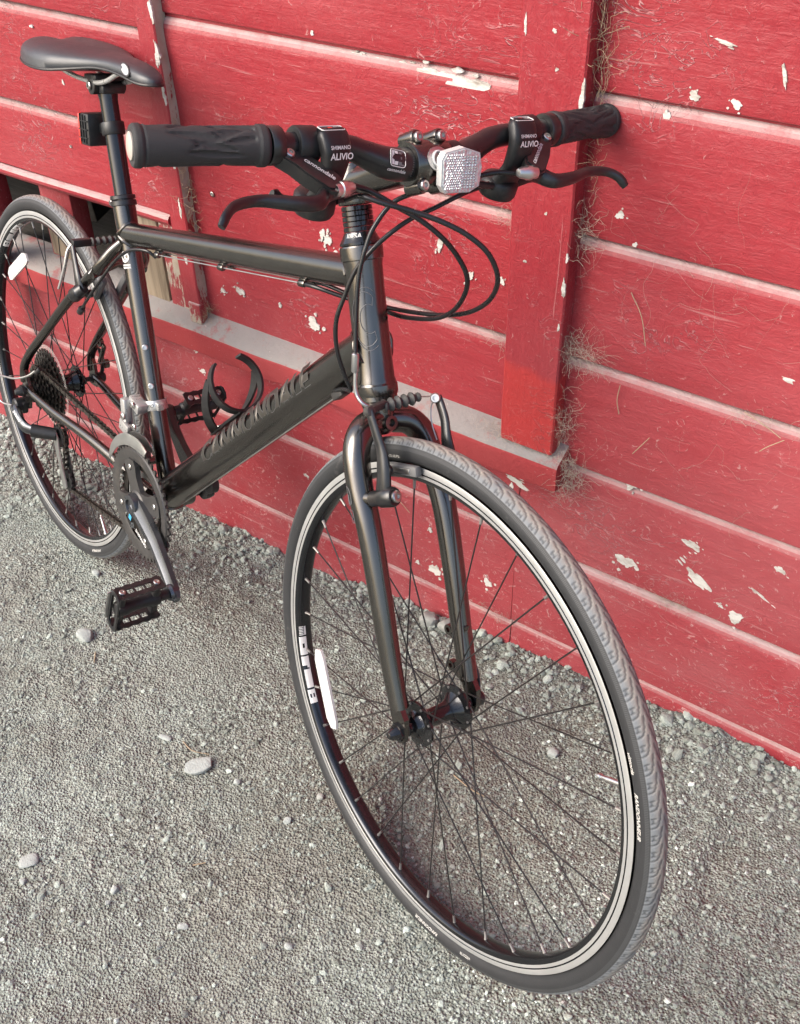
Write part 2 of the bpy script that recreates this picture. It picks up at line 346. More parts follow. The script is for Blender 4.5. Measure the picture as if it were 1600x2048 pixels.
# ================================================================ the ground
def vnoise(x, y, f, seed):
    r = np.random.default_rng(seed); T = r.random((128, 128)); u = x * f + 37.3; v_ = y * f + 11.7
    i = np.floor(u).astype(int); j = np.floor(v_).astype(int); a = u - i; b = v_ - j; a = a * a * (3 - 2 * a); b = b * b * (3 - 2 * b)
    g = lambda p, q: T[p % 128, q % 128]
    return g(i, j) * (1 - a) * (1 - b) + g(i + 1, j) * a * (1 - b) + g(i, j + 1) * (1 - a) * b + g(i + 1, j + 1) * a * b - .5
def fbm(x, y, f, o, seed): return sum(vnoise(x, y, f * 2 ** k, seed + k) * .5 ** k for k in range(o))
YW = .235                                                     # plane of the siding
def ground_z(x, y, rough=True):
    x = np.asarray(x, float); y = np.asarray(y, float)
    base = .0584 * np.clip(x, -3, 4)
    zw = np.interp(x, [-3, -.6, -.2, .5, .68, 1.16, 1.42, 4], [-.17, -.036, -.033, -.030, .007, .043, .057, .19])
    yb = np.minimum(-.28 * np.clip(x, -.4, 2.5), .10)
    t = np.clip((y - yb) / (YW - yb), 0, 1); t = t * t * (3 - 2 * t)
    zw = zw + vnoise(x, x * 0 + .4, 9, 71) * .016 + vnoise(x, x * 0 + .9, 30, 72) * .008
    h = base * (1 - t) + zw * t
    if rough:
        fade = np.clip((np.abs(y - yb) - .02) / .12, .12, 1)
        for cx_, cy_ in ((0, 0), (1.058, -.296)): h = h + .0035 * np.exp(-(((x - cx_) / .07) ** 2 + ((y - cy_) / .028) ** 2))
        h = h + (fbm(x, y, 5, 3, 3) * .009 + fbm(x, y, 34, 3, 9) * .0065) * fade - .0012
    return h
def geo(a, b, n): return a + (b - a) * (np.linspace(0, 1, n) ** 3)
xs = np.concatenate([geo(-.85, -45, 22)[::-1][:-1], np.arange(-.85, 2.0, .0065), geo(2.0, 45, 22)[1:]])
ys = np.concatenate([geo(-1.15, -45, 22)[::-1][:-1], np.arange(-1.15, .33, .0065), geo(.33, 45, 20)[1:]])
X, Y = np.meshgrid(xs, ys, indexing='ij'); Z = ground_z(X, Y)
nx, ny = X.shape; I = np.arange(nx * ny).reshape(nx, ny)
Q = np.stack([I[:-1, :-1], I[1:, :-1], I[1:, 1:], I[:-1, 1:]], -1).reshape(-1, 4)
def raw_mesh(name, V, F, mat, smooth=True, attrs=None):
    me = bpy.data.meshes.new(name); k = F.shape[1]
    me.vertices.add(len(V)); me.vertices.foreach_set('co', V.astype(np.float32).ravel())
    me.loops.add(F.size); me.loops.foreach_set('vertex_index', F.astype(np.int32).ravel())
    me.polygons.add(len(F)); me.polygons.foreach_set('loop_start', (np.arange(len(F)) * k).astype(np.int32)); me.polygons.foreach_set('loop_total', np.full(len(F), k, np.int32))
    me.polygons.foreach_set('use_smooth', np.full(len(F), smooth))
    for nm, q in (attrs or {}).items():
        at_ = me.attributes.new(nm, 'FLOAT', 'POINT'); at_.data.foreach_set('value', q.astype(np.float32))
    me.materials.append(mat); me.update(calc_edges=True); me.validate(); return me
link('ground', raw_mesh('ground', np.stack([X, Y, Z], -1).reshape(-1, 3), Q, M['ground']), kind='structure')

def ico(sub):
    bm = bmesh.new(); bmesh.ops.create_icosphere(bm, subdivisions=sub, radius=1.0); bm.verts.index_update()
    V = np.array([q.co[:] for q in bm.verts]); F = np.array([[q.index for q in f.verts] for f in bm.faces]); bm.free(); return V, F
def pebbles(P, rad, tint, sub, squash=(.45, .85), jit=.16):
    V0, F0 = ico(sub); n = len(P); k = len(V0)
    s = np.stack([rad * RNG.uniform(.75, 1.35, n), rad * RNG.uniform(.7, 1.1, n), rad * RNG.uniform(*squash, n)], -1)
    V = V0[None] * (1 + RNG.normal(0, jit, (n, k, 1))) * s[:, None, :]
    a = RNG.uniform(0, 2 * np.pi, n); ca, sa = np.cos(a)[:, None], np.sin(a)[:, None]
    x_ = V[..., 0] * ca - V[..., 1] * sa; y_ = V[..., 0] * sa + V[..., 1] * ca
    tl = RNG.normal(0, .25, (n, 2)); z_ = V[..., 2] + x_ * tl[:, :1] + y_ * tl[:, 1:]
    V = np.stack([x_, y_, z_], -1) + P[:, None, :]
    return V.reshape(-1, 3), (F0[None] + (np.arange(n) * k)[:, None, None]).reshape(-1, 3), np.repeat(tint, k)
def scatter(n, x0, x1, y0, y1, dens):
    x = RNG.uniform(x0, x1, n); y = RNG.uniform(y0, y1, n); keep = RNG.random(n) < dens(x, y); return x[keep], y[keep]
def bank(x, y):                                              # loose gravel banked along the wall and at the far left
    return np.clip(1 - (YW - y) / .20 + fbm(x, y, 6, 2, 21) * .5, 0, 1) + np.clip((.12 - x) / .5, 0, .7) * np.clip(1 - (YW - y) / .7, 0, 1)
x, y = scatter(112000, -.75, 1.9, -1.05, .245, lambda x, y: np.clip(.40 + fbm(x, y, 4, 3, 5) * 2.4 + .25 * bank(x, y), .10, 1))
rad = np.exp(RNG.normal(np.log(.0016), .42, len(x))); rad = np.clip(rad, .0008, .0050)
tint = np.clip(RNG.normal(.44, .19, len(x)) + (RNG.random(len(x)) < .006) * .4 + .06 * bank(x, y) + fbm(x, y, 2.2, 3, 33) * .6, 0, 1)
V1, F1, T1 = pebbles(np.stack([x, y, ground_z(x, y) + rad * .22], -1), rad, tint, 1, (.5, .9))
link('grit', raw_mesh('grit', V1, F1, M['pebble'], False, {'tint': T1}), kind='stuff', label='fine grey grit scattered over the packed earth', category='grit')
x, y = scatter(44000, -.75, 1.9, -.9, .24, lambda x, y: np.clip(.62 * bank(x, y) ** 1.3 + .11 + .60 * np.clip(fbm(x, y, 4, 3, 15) - .03, 0, 1), 0, 1))
rad = np.clip(np.exp(RNG.normal(np.log(.0033), .42, len(x))), .0016, .0105) * (.70 + .45 * np.clip(bank(x, y), 0, 1))
tint = np.clip(RNG.normal(.55, .13, len(x)) + fbm(x, y, 2.6, 3, 33) * .3 + (RNG.random(len(x)) < .01) * .2, 0, 1)
V1, F1, T1 = pebbles(np.stack([x, y, ground_z(x, y) + rad * (-.12 + .42 * np.clip(bank(x, y), 0, 1))], -1), rad, tint, 2, (.5, .85), .11)
link('gravel', raw_mesh('gravel', V1, F1, M['pebble'], False, {'tint': T1}), kind='stuff', label='loose grey gravel banked along the foot of the wall', category='gravel')

def stone(px, py, size, label, mat, name='stone', seed=0, group='loose stones on the dirt', rot=0.0):
    r = np.random.default_rng(seed); V, F = ico(3); V = V.copy()
    for _ in range(9):                                        # chop facets
        n_ = unit(r.normal(size=3)); d_ = r.uniform(.62, .88); k = V @ n_; V -= np.clip(k - d_, 0, None)[:, None] * n_
    V = np.sign(V) * np.abs(V) ** .72; V *= (1 + r.normal(0, .015, len(V)))[:, None]; V = V * np.array(size) / 2; V = V @ rotm((0, 0, 1), rot).T
    V[:, 2] -= V[:, 2].min(); mb = MB().add(V, F)
    o = mb.build(name, mat, None, angle=28); o.location = (px, py, float(ground_z(px, py)) - size[2] * .22)
    o['label'] = label; o['category'] = 'stone'; o['group'] = group; return o
ST = [(.254, -.185, (.034, .028, .022), 'whitish angular stone below the near pedal, largest white one', 'palestone', .3),
      (.645, -.285, (.052, .030, .013), 'pale oblong flat stone on the dirt left of the front wheel', 'palestone', .85),
      (.691, -.513, (.011, .014, .012), 'small white upright pebble in the lower left of the dirt', 'palestone', 0),
      (.552, -.272, (.026, .010, .006), 'thin white scrap of stone above the pale oblong stone', 'palestone', .2),
      (.829, -.285, (.014, .011, .010), 'small pale pebble close outside the front rim, halfway down', 'palestone', .5),
      (.547, -.554, (.030, .024, .010), 'pale flat stone half sunk in the dirt near the left edge', 'palestone', 1.0),
      (.135, -.051, (.018, .015, .012), 'small pale stone just under the rear tyre', 'palestone', .2),
      (.752, .212, (.040, .032, .030), 'grey rounded stone at the wall foot behind the fork leg', 'greystone', .4),
      (.785, .218, (.034, .028, .026), 'grey stone touching the wall, seen left of the far fork leg', 'greystone', 1.4),
      (1.092, .059, (.020, .017, .015), 'round pale pebble seen through the front wheel near the wall', 'palestone', .1),
      (.959, -.437, (.013, .010, .008), 'tiny pale pebble below the front wheel rim at bottom', 'palestone', .7),
      (.566, -.581, (.012, .010, .009), 'tiny round pebble beside the sunk flat stone at left', 'palestone', .2),
      (.700, -.534, (.009, .008, .006), 'tiny pebble next to the small white upright pebble', 'palestone', .9),
      (.844, -.224, (.012, .010, .009), 'small grey pebble seen between spokes low in the front wheel', 'greystone', .4),
      (.816, -.498, (.016, .010, .006), 'small flat pebble at the bottom of the dirt, left of the wheel', 'palestone', .6),
      (.716, -.274, (.012, .010, .008), 'little white pebble at the right end of the pale oblong stone', 'palestone', .2)]
for i, (a, b, s_, lb, mt, ro) in enumerate(ST): stone(a, b, s_, lb, M[mt], seed=40 + i, rot=ro)

# ================================================================ the wall
wall = link('board_wall', None, None, label='weathered red board wall with battens, ledge and peeling paint', category='wall'); 
def board(x0, x1, zb, zt, y, mat, cove=.024, dep=.011, seed=0, name='board', lip=.0):
    r = np.random.default_rng(seed + 5000 + int(zb * 1000) + int(x0 * 77)); n = max(2, int((x1 - x0) / .03)); xs_ = np.linspace(x0, x1, n)
    zc = zt - cove; pf = [(.020, zb), (.0035, zb), (.0005, zb + .0015), (0, zb + .004)]
    for k in (.25, .5, .75): pf.append((0, zb + .004 + (zc - zb - .004) * k))
    pf.append((0, zc))
    for k in (.2, .4, .6, .8, 1.0): a = k * math.pi / 2; pf.append((dep * (1 - math.cos(a)), zc + (cove - .004) * math.sin(a)))
    pf += [(dep + .001, zt + .006), (.020, zt + .006)]
    pf = np.array(pf); m_ = len(pf)
    wv = np.array([vnoise(xs_, xs_ * 0 + q, 2.2, int(r.integers(99))) for q in range(3)]); tilt = r.normal(0, .0012)
    V = []
    for i, xx in enumerate(xs_):
        dy = wv[0, i] * .004 + (pf[:, 1] - zb) / (zt - zb) * (wv[1, i] * .003 + tilt); dz = wv[2, i] * .004 * np.where(np.arange(m_) > 7, 0, 1)
        V.append(np.stack([np.full(m_, xx), y + pf[:, 0] + np.where(pf[:, 0] > .015, 0, dy), pf[:, 1] + dz], -1))
    V = np.vstack(V); F = [(i * m_ + j, (i + 1) * m_ + j, (i + 1) * m_ + (j + 1) % m_, i * m_ + (j + 1) % m_) for i in range(n - 1) for j in range(m_)]
    F += [tuple(range(m_)), tuple(range((n - 1) * m_, n * m_))[::-1]]
    return MB().add(V, F).build(name, mat, wall, angle=50)
ZR = [-.12, .085, .2755, .460, .635, .811, .985]; ZR += [.985 + .175 * k for k in range(1, 12)]
for a, b in zip(ZR[:-1], ZR[1:]): board(.9075, 3.4, a, b, YW, M['wall'])
ZM = [.470, .633, .817, .981]; ZM += [.981 + .175 * k for k in range(1, 12)]
for a, b in zip(ZM[:-1], ZM[1:]): board(.256, .9055, a, b, YW, M['wall'])
for a, b in zip([-.18, .080, .284], [.080, .284, .462]): board(-2.6, .9055, a, b, YW, M['wall'])
ZL = [.668, .795, .961]; ZL += [.961 + .173 * k for k in range(1, 12)]
for a, b in zip(ZL[:-1], ZL[1:]): board(-2.6, .232, a, b, .221, M['wall'])
# lower rail of the left panel
mb = MB(); 
for (z0, r_, y0) in ((.660, .009, .219), (.650, .006, .226)): mb.tube([(q, y0, z0 + .0015 * math.sin(q * 9)) for q in np.linspace(-2.6, .229, 60)], r_, 10)
mb.build('bottom_rail', M['wall'], wall)
# projecting sill
n = 90; xs_ = np.linspace(-2.6, .982, n); prof = np.array([(.275, .488), (.262, .4935), (.233, .491), (.212, .479), (.202, .4735), (.1985, .469), (.198, .462), (.2, .43), (.2015, .4255), (.206, .424), (.26, .424), (.275, .424)])
V = []
for i, xx in enumerate(xs_):
    dy = vnoise(np.array([xx]), np.array([.3]), 7, 5)[0] * .005 + vnoise(np.array([xx]), np.array([.3]), 40, 6)[0] * .002; dz = vnoise(np.array([xx]), np.array([.7]), 5, 8)[0] * .004
    V.append(np.stack([np.full(12, xx), prof[:, 0] + dy * (prof[:, 0] < .22), prof[:, 1] + dz * (prof[:, 0] < .25)], -1))
V = np.vstack(V); F = [(i * 12 + j, (i + 1) * 12 + j, (i + 1) * 12 + (j + 1) % 12, i * 12 + (j + 1) % 12) for i in range(n - 1) for j in range(12)] + [tuple(range(12)), tuple(range((n - 1) * 12, n * 12))[::-1]]
MB().add(V, F).build('sill', M['sill'], wall, angle=45)
# battens (face, weathered edge)
def batten(x0, x1, y0, z0, z1, mat, edge, label, seed=0, y1=None):
    n = 50; zs = np.linspace(z0, z1, n); V = []; r = np.random.default_rng(seed); y1 = y1 or YW + .004
    for i, z in enumerate(zs):
        e = vnoise(np.array([z] * 2), np.array([.2, .9]), 9, 31 + seed) * .004 + vnoise(np.array([z] * 2), np.array([.2, .9]), 45, 33 + seed) * .0018
        c_ = .0022
        V.append([(x0 + e[0], y1, z), (x0 + e[0], y0 + c_, z), (x0 + e[0] + c_, y0, z), (x1 + e[1] - c_, y0, z), (x1 + e[1], y0 + c_, z), (x1 + e[1], y1, z)])
    V = np.array(V).reshape(-1, 3); mb = MB()
    F = [(i * 6 + j, (i + 1) * 6 + j, (i + 1) * 6 + (j + 1) % 6, i * 6 + (j + 1) % 6) for i in range(n - 1) for j in range(6)]; mb.add(V, F)
    mb.m = [(1 if j in (0, 4) else 0) for i in range(n - 1) for j in range(6)]
    mb.f += [tuple(range(6)), tuple(range((n - 1) * 6, n * 6))[::-1]]; mb.m += [0, 0]
    return mb.build('batten', [mat, edge], wall, angle=40, label=label)
batten(.881, .967, .207, .482, 2.9, M['wallv'], M['wallv'], 'wide red batten with a brighter repainted foot')
batten(.231, .270, .214, .503, 2.9, M['wallp'], M['edge'], 'narrow red batten with a bare splintered edge', 3)
MB().box((.256, .220, .498), (.028, .018, .04), None, .003).build('batten_foot', M['wallw'], wall)
batten(-1.25, -1.16, .208, .503, 2.9, M['wallp'], M['edge'], 'red batten at the far end of the wall', 5)
# opening: studs and timbers inside
MB().box((-.112, .262, .59), (.088, .040, .22), rotm((0, 1, 0), .04), .003).build('stud', [M['wallp']], wall, label='stud half painted red in the gap')
MB().box((-.112, .2605, .542), (.084, .040, .10), rotm((0, 1, 0), .04), .003).build('bare_stud_end', M['wood'], wall)
MB().box((-.345, .262, .59), (.075, .040, .22), None, .003).build('stud', M['wallp'], wall)
MB().box((.146, .252, .590), (.058, .045, .215), None, .003).build('stud', M['wood'], wall, label='bare yellowish wood stud beside the batten')
MB().box((.206, .252, .590), (.052, .045, .215), None, .003).build('stud', M['wallw'], wall)
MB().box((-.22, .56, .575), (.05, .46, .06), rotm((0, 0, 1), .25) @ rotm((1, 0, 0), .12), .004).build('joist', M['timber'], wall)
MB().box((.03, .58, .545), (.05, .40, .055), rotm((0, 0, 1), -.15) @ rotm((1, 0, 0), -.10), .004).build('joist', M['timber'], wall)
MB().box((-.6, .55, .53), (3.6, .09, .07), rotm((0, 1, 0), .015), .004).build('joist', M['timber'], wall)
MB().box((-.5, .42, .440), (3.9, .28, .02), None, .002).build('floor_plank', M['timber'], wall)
mb = MB(); mb.box((-.6, .95, .9), (4.2, .03, 2.6)); mb.box((-.6, .6, .715), (4.2, .68, .03)); mb.box((-2.65, .6, .7), (.03, .7, 1.8)); mb.box((.6, .6, .7), (.03, .7, 1.8)); mb.box((-.6, .62, .35), (4.2, .66, .03)); mb.build('gap_blackout', M['interior'], wall)  # added near-black box, its low ceiling keeps light out of the gap
mb = MB(); mb.box((.4, 1.1, 2.95), (6.1, 1.8, .06)); mb.build('top_cap', M['wall'], wall)
# bare patches where the paint has come off
CHIPS = [(1.083, 0.998, 0.0142, 0.0101, 10), (1.13, 0.997, 0.0127, 0.0092, 10), (1.055, 0.972, 0.0078, 0.0131, 0), (1.114, 0.89, 0.0092, 0.0235, -20), (1.015, 0.847, 0.0123, 0.0099, 0), (1.013, 0.75, 0.0085, 0.0173, 20), (1.011, 0.739, 0.0071, 0.0063, 0), (1.252, 0.698, 0.0219, 0.0084, 15), (1.172, 0.599, 0.0065, 0.0209, 20), (1.166, 0.505, 0.024, 0.0126, 10), (1.084, 0.464, 0.0201, 0.0225, 0), (1.184, 0.397, 0.0266, 0.0149, 20), (1.093, 0.318, 0.0295, 0.0238, 0), (1.204, 0.339, 0.0496, 0.0161, 38), (1.307, 0.413, 0.0199, 0.0077, 25), (1.267, 0.298, 0.0242, 0.0199, 20), (1.081, 0.19, 0.013, 0.0164, 40), (1.109, 0.189, 0.0397, 0.0125, 32), (1.12, 0.141, 0.0176, 0.0118, 0), (1.154, 0.144, 0.0349, 0.0078, 0), (1.178, 0.153, 0.026, 0.0116, 0), (0.551, 0.992, 0.0062, 0.0061, 0), (0.515, 0.933, 0.0056, 0.0053, 0), (0.448, 0.886, 0.005, 0.0055, 0), (0.31, 0.547, 0.0095, 0.0106, 0), (0.351, 0.557, 0.0175, 0.0144, 20), (0.51, 0.544, 0.0245, 0.0235, 20), (0.44, 0.557, 0.0072, 0.009, 0), (0.217, 0.398, 0.009, 0.009, 0), (0.225, 0.356, 0.0142, 0.0113, 0), (0.718, 0.778, 0.0061, 0.0068, 0), (0.755, 0.743, 0.0107, 0.0187, 0), (0.805, 0.71, 0.0106, 0.0169, 30), (0.856, 0.716, 0.0089, 0.0117, 0), (0.412, 0.188, 0.009, 0.0101, 0), (0.46, 0.209, 0.0118, 0.0088, 0), (0.748, 0.119, 0.0227, 0.0275, 30), (0.711, 0.119, 0.0095, 0.0085, 0), (0.857, 0.146, 0.0165, 0.0184, 0), (0.901, 0.386, 0.0429, 0.0111, 15), (0.891, 0.37, 0.0116, 0.0186, 0), (1.039, 0.815, 0.0069, 0.0061, 0), (1.154, 0.953, 0.0051, 0.0043, 0), (1.107, 1.055, 0.0252, 0.0035, 10), (1.173, 1.033, 0.0037, 0.0279, -20), (1.089, 0.608, 0.0058, 0.0049, 0), (1.218, 0.578, 0.0058, 0.0048, 0), (1.001, 0.207, 0.0087, 0.0078, 0), (1.242, 0.309, 0.0113, 0.0054, 20), (1.291, 0.357, 0.0267, 0.0044, 25), (1.362, 0.132, 0.0121, 0.0077, 0), (1.315, 0.106, 0.0141, 0.0079, 30), (0.738, 0.209, 0.0092, 0.0103, 0), (0.598, 0.742, 0.0081, 0.0072, 0), (0.552, 0.7, 0.0149, 0.0203, 0), (0.543, 0.706, 0.0116, 0.0167, 0), (0.567, 0.679, 0.0132, 0.0148, 0), (0.639, 0.658, 0.0065, 0.0054, 0)]
def patch(x, z, y, wd, hg, rot, seed, mat='primer', th=.0006, name='bare_patch', sat=True):
    r = np.random.default_rng(seed); n = 34; a = np.linspace(0, 2 * np.pi, n, endpoint=False); ph = r.uniform(0, 6.3, 4)
    rr = .46 * (1 + .20 * np.sin(2 * a + ph[0]) + .14 * np.sin(3 * a + ph[1]) + .10 * np.sin(5 * a + ph[2]) + .07 * np.sin(9 * a + ph[3]) + r.normal(0, .07, n))
    c_, s_ = math.cos(R_(-rot)), math.sin(R_(-rot)); R2 = np.array([[c_, s_], [-s_, c_]]); o = np.stack([np.cos(a) * rr * wd, np.sin(a) * rr * hg], -1) @ R2; mb = MB()
    mb.prism(o, (x, y, z), vec(1, 0, 0), vec(0, 0, 1), vec(0, 1, 0), -th, .003)
    if sat and wd > .008:
        for _ in range(int(r.integers(2, 6))):
            aa = r.uniform(0, 2 * np.pi); d_ = r.uniform(.62, 1.0); k = r.uniform(.06, .16); m_ = 8; b = np.linspace(0, 2 * np.pi, m_, endpoint=False); q = np.stack([math.cos(aa) * d_ * wd + np.cos(b) * k * wd * r.uniform(.6, 1.3, m_), math.sin(aa) * d_ * hg + np.sin(b) * k * hg * r.uniform(.6, 1.3, m_)], -1) @ R2
            mb.prism(q, (x, y, z), vec(1, 0, 0), vec(0, 0, 1), vec(0, 1, 0), -th * .8, .003)
    mb.build(name, M[mat], wall, angle=30, kind='stuff')
for i, (x, z, wd, hg, rot) in enumerate(CHIPS): patch(x, z, YW, wd, hg, rot, i)
for i, (x, z, wd, hg) in enumerate([(.887, 1.052, .004, .02), (.964, .985, .006, .036), (.963, .747, .005, .03), (.964, .789, .004, .012), (.924, 1.05, .006, .005), (.93, 1.01, .005, .004), (.961, .69, .004, .01), (.905, .77, .005, .004), (.93, .84, .004, .004)]): patch(x, z, .207, wd, hg, 0, 200 + i)
for i, (x, z, wd, hg) in enumerate([(.296, .928, .010, .034), (.298, .99, .008, .03), (.297, .873, .007, .03), (.294, .765, .006, .02), (.29, .69, .006, .03), (.283, .60, .008, .02)]): patch(x - .030, z, .214, wd, hg, 0, 230 + i)
for i, (x, z, wd, hg) in enumerate([(-.03, .93, .007, .005), (.04, .90, .006, .005), (.02, .85, .005, .008), (.12, .74, .005, .004), (.0, .74, .004, .004), (.10, .86, .006, .004)]): patch(x, z, .221, wd, hg, 0, 250 + i)
# the big flaked strip on the cove between the battens
for i, (x, z, wd, hg, y_) in enumerate([(.752, .966, .060, .020, .2365), (.795, .958, .075, .030, .2350), (.70, .972, .03, .007, .240), (.66, .973, .03, .005, .240), (.62, .974, .025, .005, .240)]): patch(x, z, y_, wd, hg, 3, 270 + i)
# cobwebs and dust caught in the corners: joined strands
def cobweb(c, spread, n, length, mat='web', label=None, seed=0, droop=0.0, rad=.00028, axis=None):
    r = np.random.default_rng(seed); mb = MB()
    length *= .62
    for _ in range(int(n * 1.5)):
        p = np.array(c, float) + r.normal(0, 1, 3) * np.array(spread); d_ = unit(r.normal(size=3) * vec(1, .25, 1) + (np.array(axis) if axis is not None else 0)); pts = [p]
        for k in range(6):
            d_ = unit(d_ + r.normal(0, .45, 3) * vec(1, .3, 1) - vec(0, 0, droop)); p = p + d_ * length / 6 * r.uniform(.6, 1.3); p[1] = min(p[1], YW + .006); pts.append(p.copy())
        mb.tube(spline(pts, 2), rad * .46 * r.uniform(.6, 1.5), 4, mat=0)
    mb.build('cobweb', M[mat], wall, kind='stuff')
cobweb((.975, .222, .655), (.010, .006, .012), 90, .05, seed=1); cobweb((1.0, .218, .655), (.012, .006, .008), 40, .07, seed=2, axis=(1.2, 0, -.1), rad=.0002)
cobweb((.977, .215, .53), (.007, .006, .03), 70, .05, seed=3); cobweb((.995, .212, .452), (.013, .008, .016), 120, .045, seed=4, rad=.00035)
cobweb((.972, .222, .82), (.008, .006, .020), 60, .05, seed=5); cobweb((.975, .225, .98), (.004, .004, .05), 40, .07, seed=6, axis=(0, 0, 1.5), rad=.0004, mat='straw'); cobweb((.973, .224, 1.08), (.004, .004, .04), 40, .08, seed=7, axis=(0, 0, 1.8), rad=.0004, mat='straw')
cobweb((.872, .226, .815), (.012, .005, .008), 45, .035, seed=8); cobweb((.872, .226, .63), (.012, .005, .006), 30, .04, seed=9); cobweb((.872, .212, .49), (.02, .008, .004), 60, .03, seed=10)
cobweb((.275, .223, .50), (.006, .012, .008), 60, .03, seed=11, mat='straw'); cobweb((.274, .224, .70), (.003, .006, .05), 60, .04, seed=12, mat='straw', axis=(0, 0, 1.0), rad=.0005)
cobweb((1.17, .236, .272), (.025, .003, .005), 70, .04, seed=13); cobweb((.55, .237, .272), (.05, .003, .005), 60, .035, seed=14); cobweb((1.23, .238, .628), (.02, .003, .004), 40, .04, seed=15)
cobweb((1.12, .232, .80), (.10, .002, .04), 26, .16, seed=16, rad=.00016); cobweb((1.1, .232, .60), (.14, .002, .10), 22, .12, seed=17, rad=.00016); cobweb((1.2, .232, .2), (.15, .002, .08), 24, .06, seed=18, rad=.0002)
cobweb((.93, .218, .482), (.02, .008, .003), 50, .03, seed=19); cobweb((.885, .232, .085), (.03, .004, .006), 60, .03, seed=20)
# straws lodged on the siding
for a, b in [((1.045, .229, .755), (1.075, .226, .69)), ((1.215, .224, .642), (1.265, .224, .622)), ((1.245, .222, .595), (1.27, .222, .622)), ((1.048, .228, .62), (1.052, .228, .575)), ((1.10, .227, .555), (1.08, .227, .52)), ((.66, .23, .262), (.70, .228, .235))]:
    MB().tube(spline([a, (np.array(a) + b) / 2 + RNG.normal(0, .003, 3) * vec(1, .2, 1), b], 4), .0006, 5).build('straw', M['straw'], wall)
for (x, y_, z) in [(.318, YW, .72), (.33, YW, .90), (.36, YW, .965)]:
    MB().bolt((x, y_ + .0005, z), (0, -1, 0), .0042, .0022).build('screw', M['bolt'], wall)

# ================================================================ the bicycle (x forward, y to its left, z up; rear tyre contact at the origin)
bike = link('bicycle', None, None, label='matt black hybrid bicycle leaning on the red wall with its left grip', category='bicycle')
BR = rotm((0, 0, 1), -.27542) @ rotm((0, 1, 0), -.05713) @ rotm((1, 0, 0), -.21426)
m4 = Matrix.Identity(4)
for i in range(3):
    for j in range(3): m4[i][j] = BR[i][j]
bike.matrix_world = m4
HA = vec(1.05376, 0, .32753); HU = vec(-.33339908, 0, .94278579); HN = vec(.94278579, 0, .33339908)
SR = rotm(HU, -.04023)
def FK(V): return (np.asarray(V, float) - HA) @ SR.T + HA
FC = vec(1.10033, 0, .344); RC = vec(0, 0, .344); BB = vec(.4282, 0, .3134)
UY = vec(0, 1, 0)
def mirror(P): P = np.array(P, float); P[..., 1] *= -1; return P

# ---------------------------------------------------------------- wheels
NT_, KA, KC = 116, 20, 46
def tyre_mesh():
    phi = np.concatenate([[-2.60, -2.4], np.linspace(-2.25, 2.25, KC), [2.4, 2.60]]); a_mm = phi * 14.9
    L = 2 * math.pi * 344 / NT_; c_mm = np.arange(KA) / KA * L
    hook = [(1.5, 13.4), (2.2, 10), (3.6, 7.4), (7, 5.4), (12, 3.9), (17, 2.9), (21, 2.5)]
    hb = [[(7.2, 12.6), (7.6, 9.0)], [(12.0, 12.4), (12.4, 8.6)], [(7.4, 10.9), (12.2, 10.5)]]
    segs = [(hook[i], hook[i + 1]) for i in range(len(hook) - 1)] + [(q[0], q[1]) for q in hb]
    G = np.zeros((KA, len(phi)))
    for i, c in enumerate(c_mm):
        for j, a in enumerate(a_mm):
            if abs(a) > 14.2: continue
            best = 9
            for k in (-1, 0, 1):
                cc = c + k * L + (0 if a < 0 else L / 2)
                for (p, q) in segs:
                    px, py = cc - p[0], abs(a) - p[1]; dx, dy = q[0] - p[0], q[1] - p[1]; t_ = max(0, min(1, (px * dx + py * dy) / (dx * dx + dy * dy)))
                    best = min(best, math.hypot(px - dx * t_, py - dy * t_))
            G[i, j] = max(0, min(1, (1.15 - best) / .55))
    G = np.tile(G, (NT_, 1)); n = NT_ * KA; th = np.arange(n) / n * 2 * np.pi
    edge = np.exp(-((np.abs(a_mm) - 14.4) / .5) ** 2) * .00025 - np.clip((np.abs(a_mm) - 14.8) * 4, 0, 1) * .0004
    rad = .0149 + edge[None, :] - G * .0008
    r = .3286 + rad * np.cos(phi)[None, :]; y = rad * np.sin(phi)[None, :]
    V = np.stack([np.cos(th)[:, None] * r, y, np.sin(th)[:, None] * r], -1); m_ = len(phi)
    I_ = np.arange(n * m_).reshape(n, m_); J_ = np.roll(I_, -1, 0)
    Fq = np.stack([I_[:, :-1], I_[:, 1:], J_[:, 1:], J_[:, :-1]], -1).reshape(-1, 4)
    return V.reshape(-1, 3), Fq, np.tile(a_mm, n), G.reshape(-1), np.repeat((np.arange(n) % 2).astype(float), m_)
TV, TF, TA, TG, TR = tyre_mesh()
def on_tyre(thc, rc):                                         # text mapping on the right-hand sidewall
    def fn(q):
        th = thc - q[:, 0] / rc; r = rc + q[:, 1]; cp = np.clip((r - .3286) / .0149, -1, 1); y = -.0149 * np.sqrt(1 - cp ** 2) - .0003
        return np.stack([r * np.cos(th), y, r * np.sin(th)], -1)
    return fn
def on_rim(thc):
    def fn(q):
        y = -.0060 - q[:, 1] * 1.08; th = thc + q[:, 0] / .2962; r = np.interp(-y, [0, .003, .0066, .0100, .0115], [.2964, .2966, .2974, .2990, .3010]) - .0006
        return np.stack([r * np.cos(th), y, r * np.sin(th)], -1)
    return fn
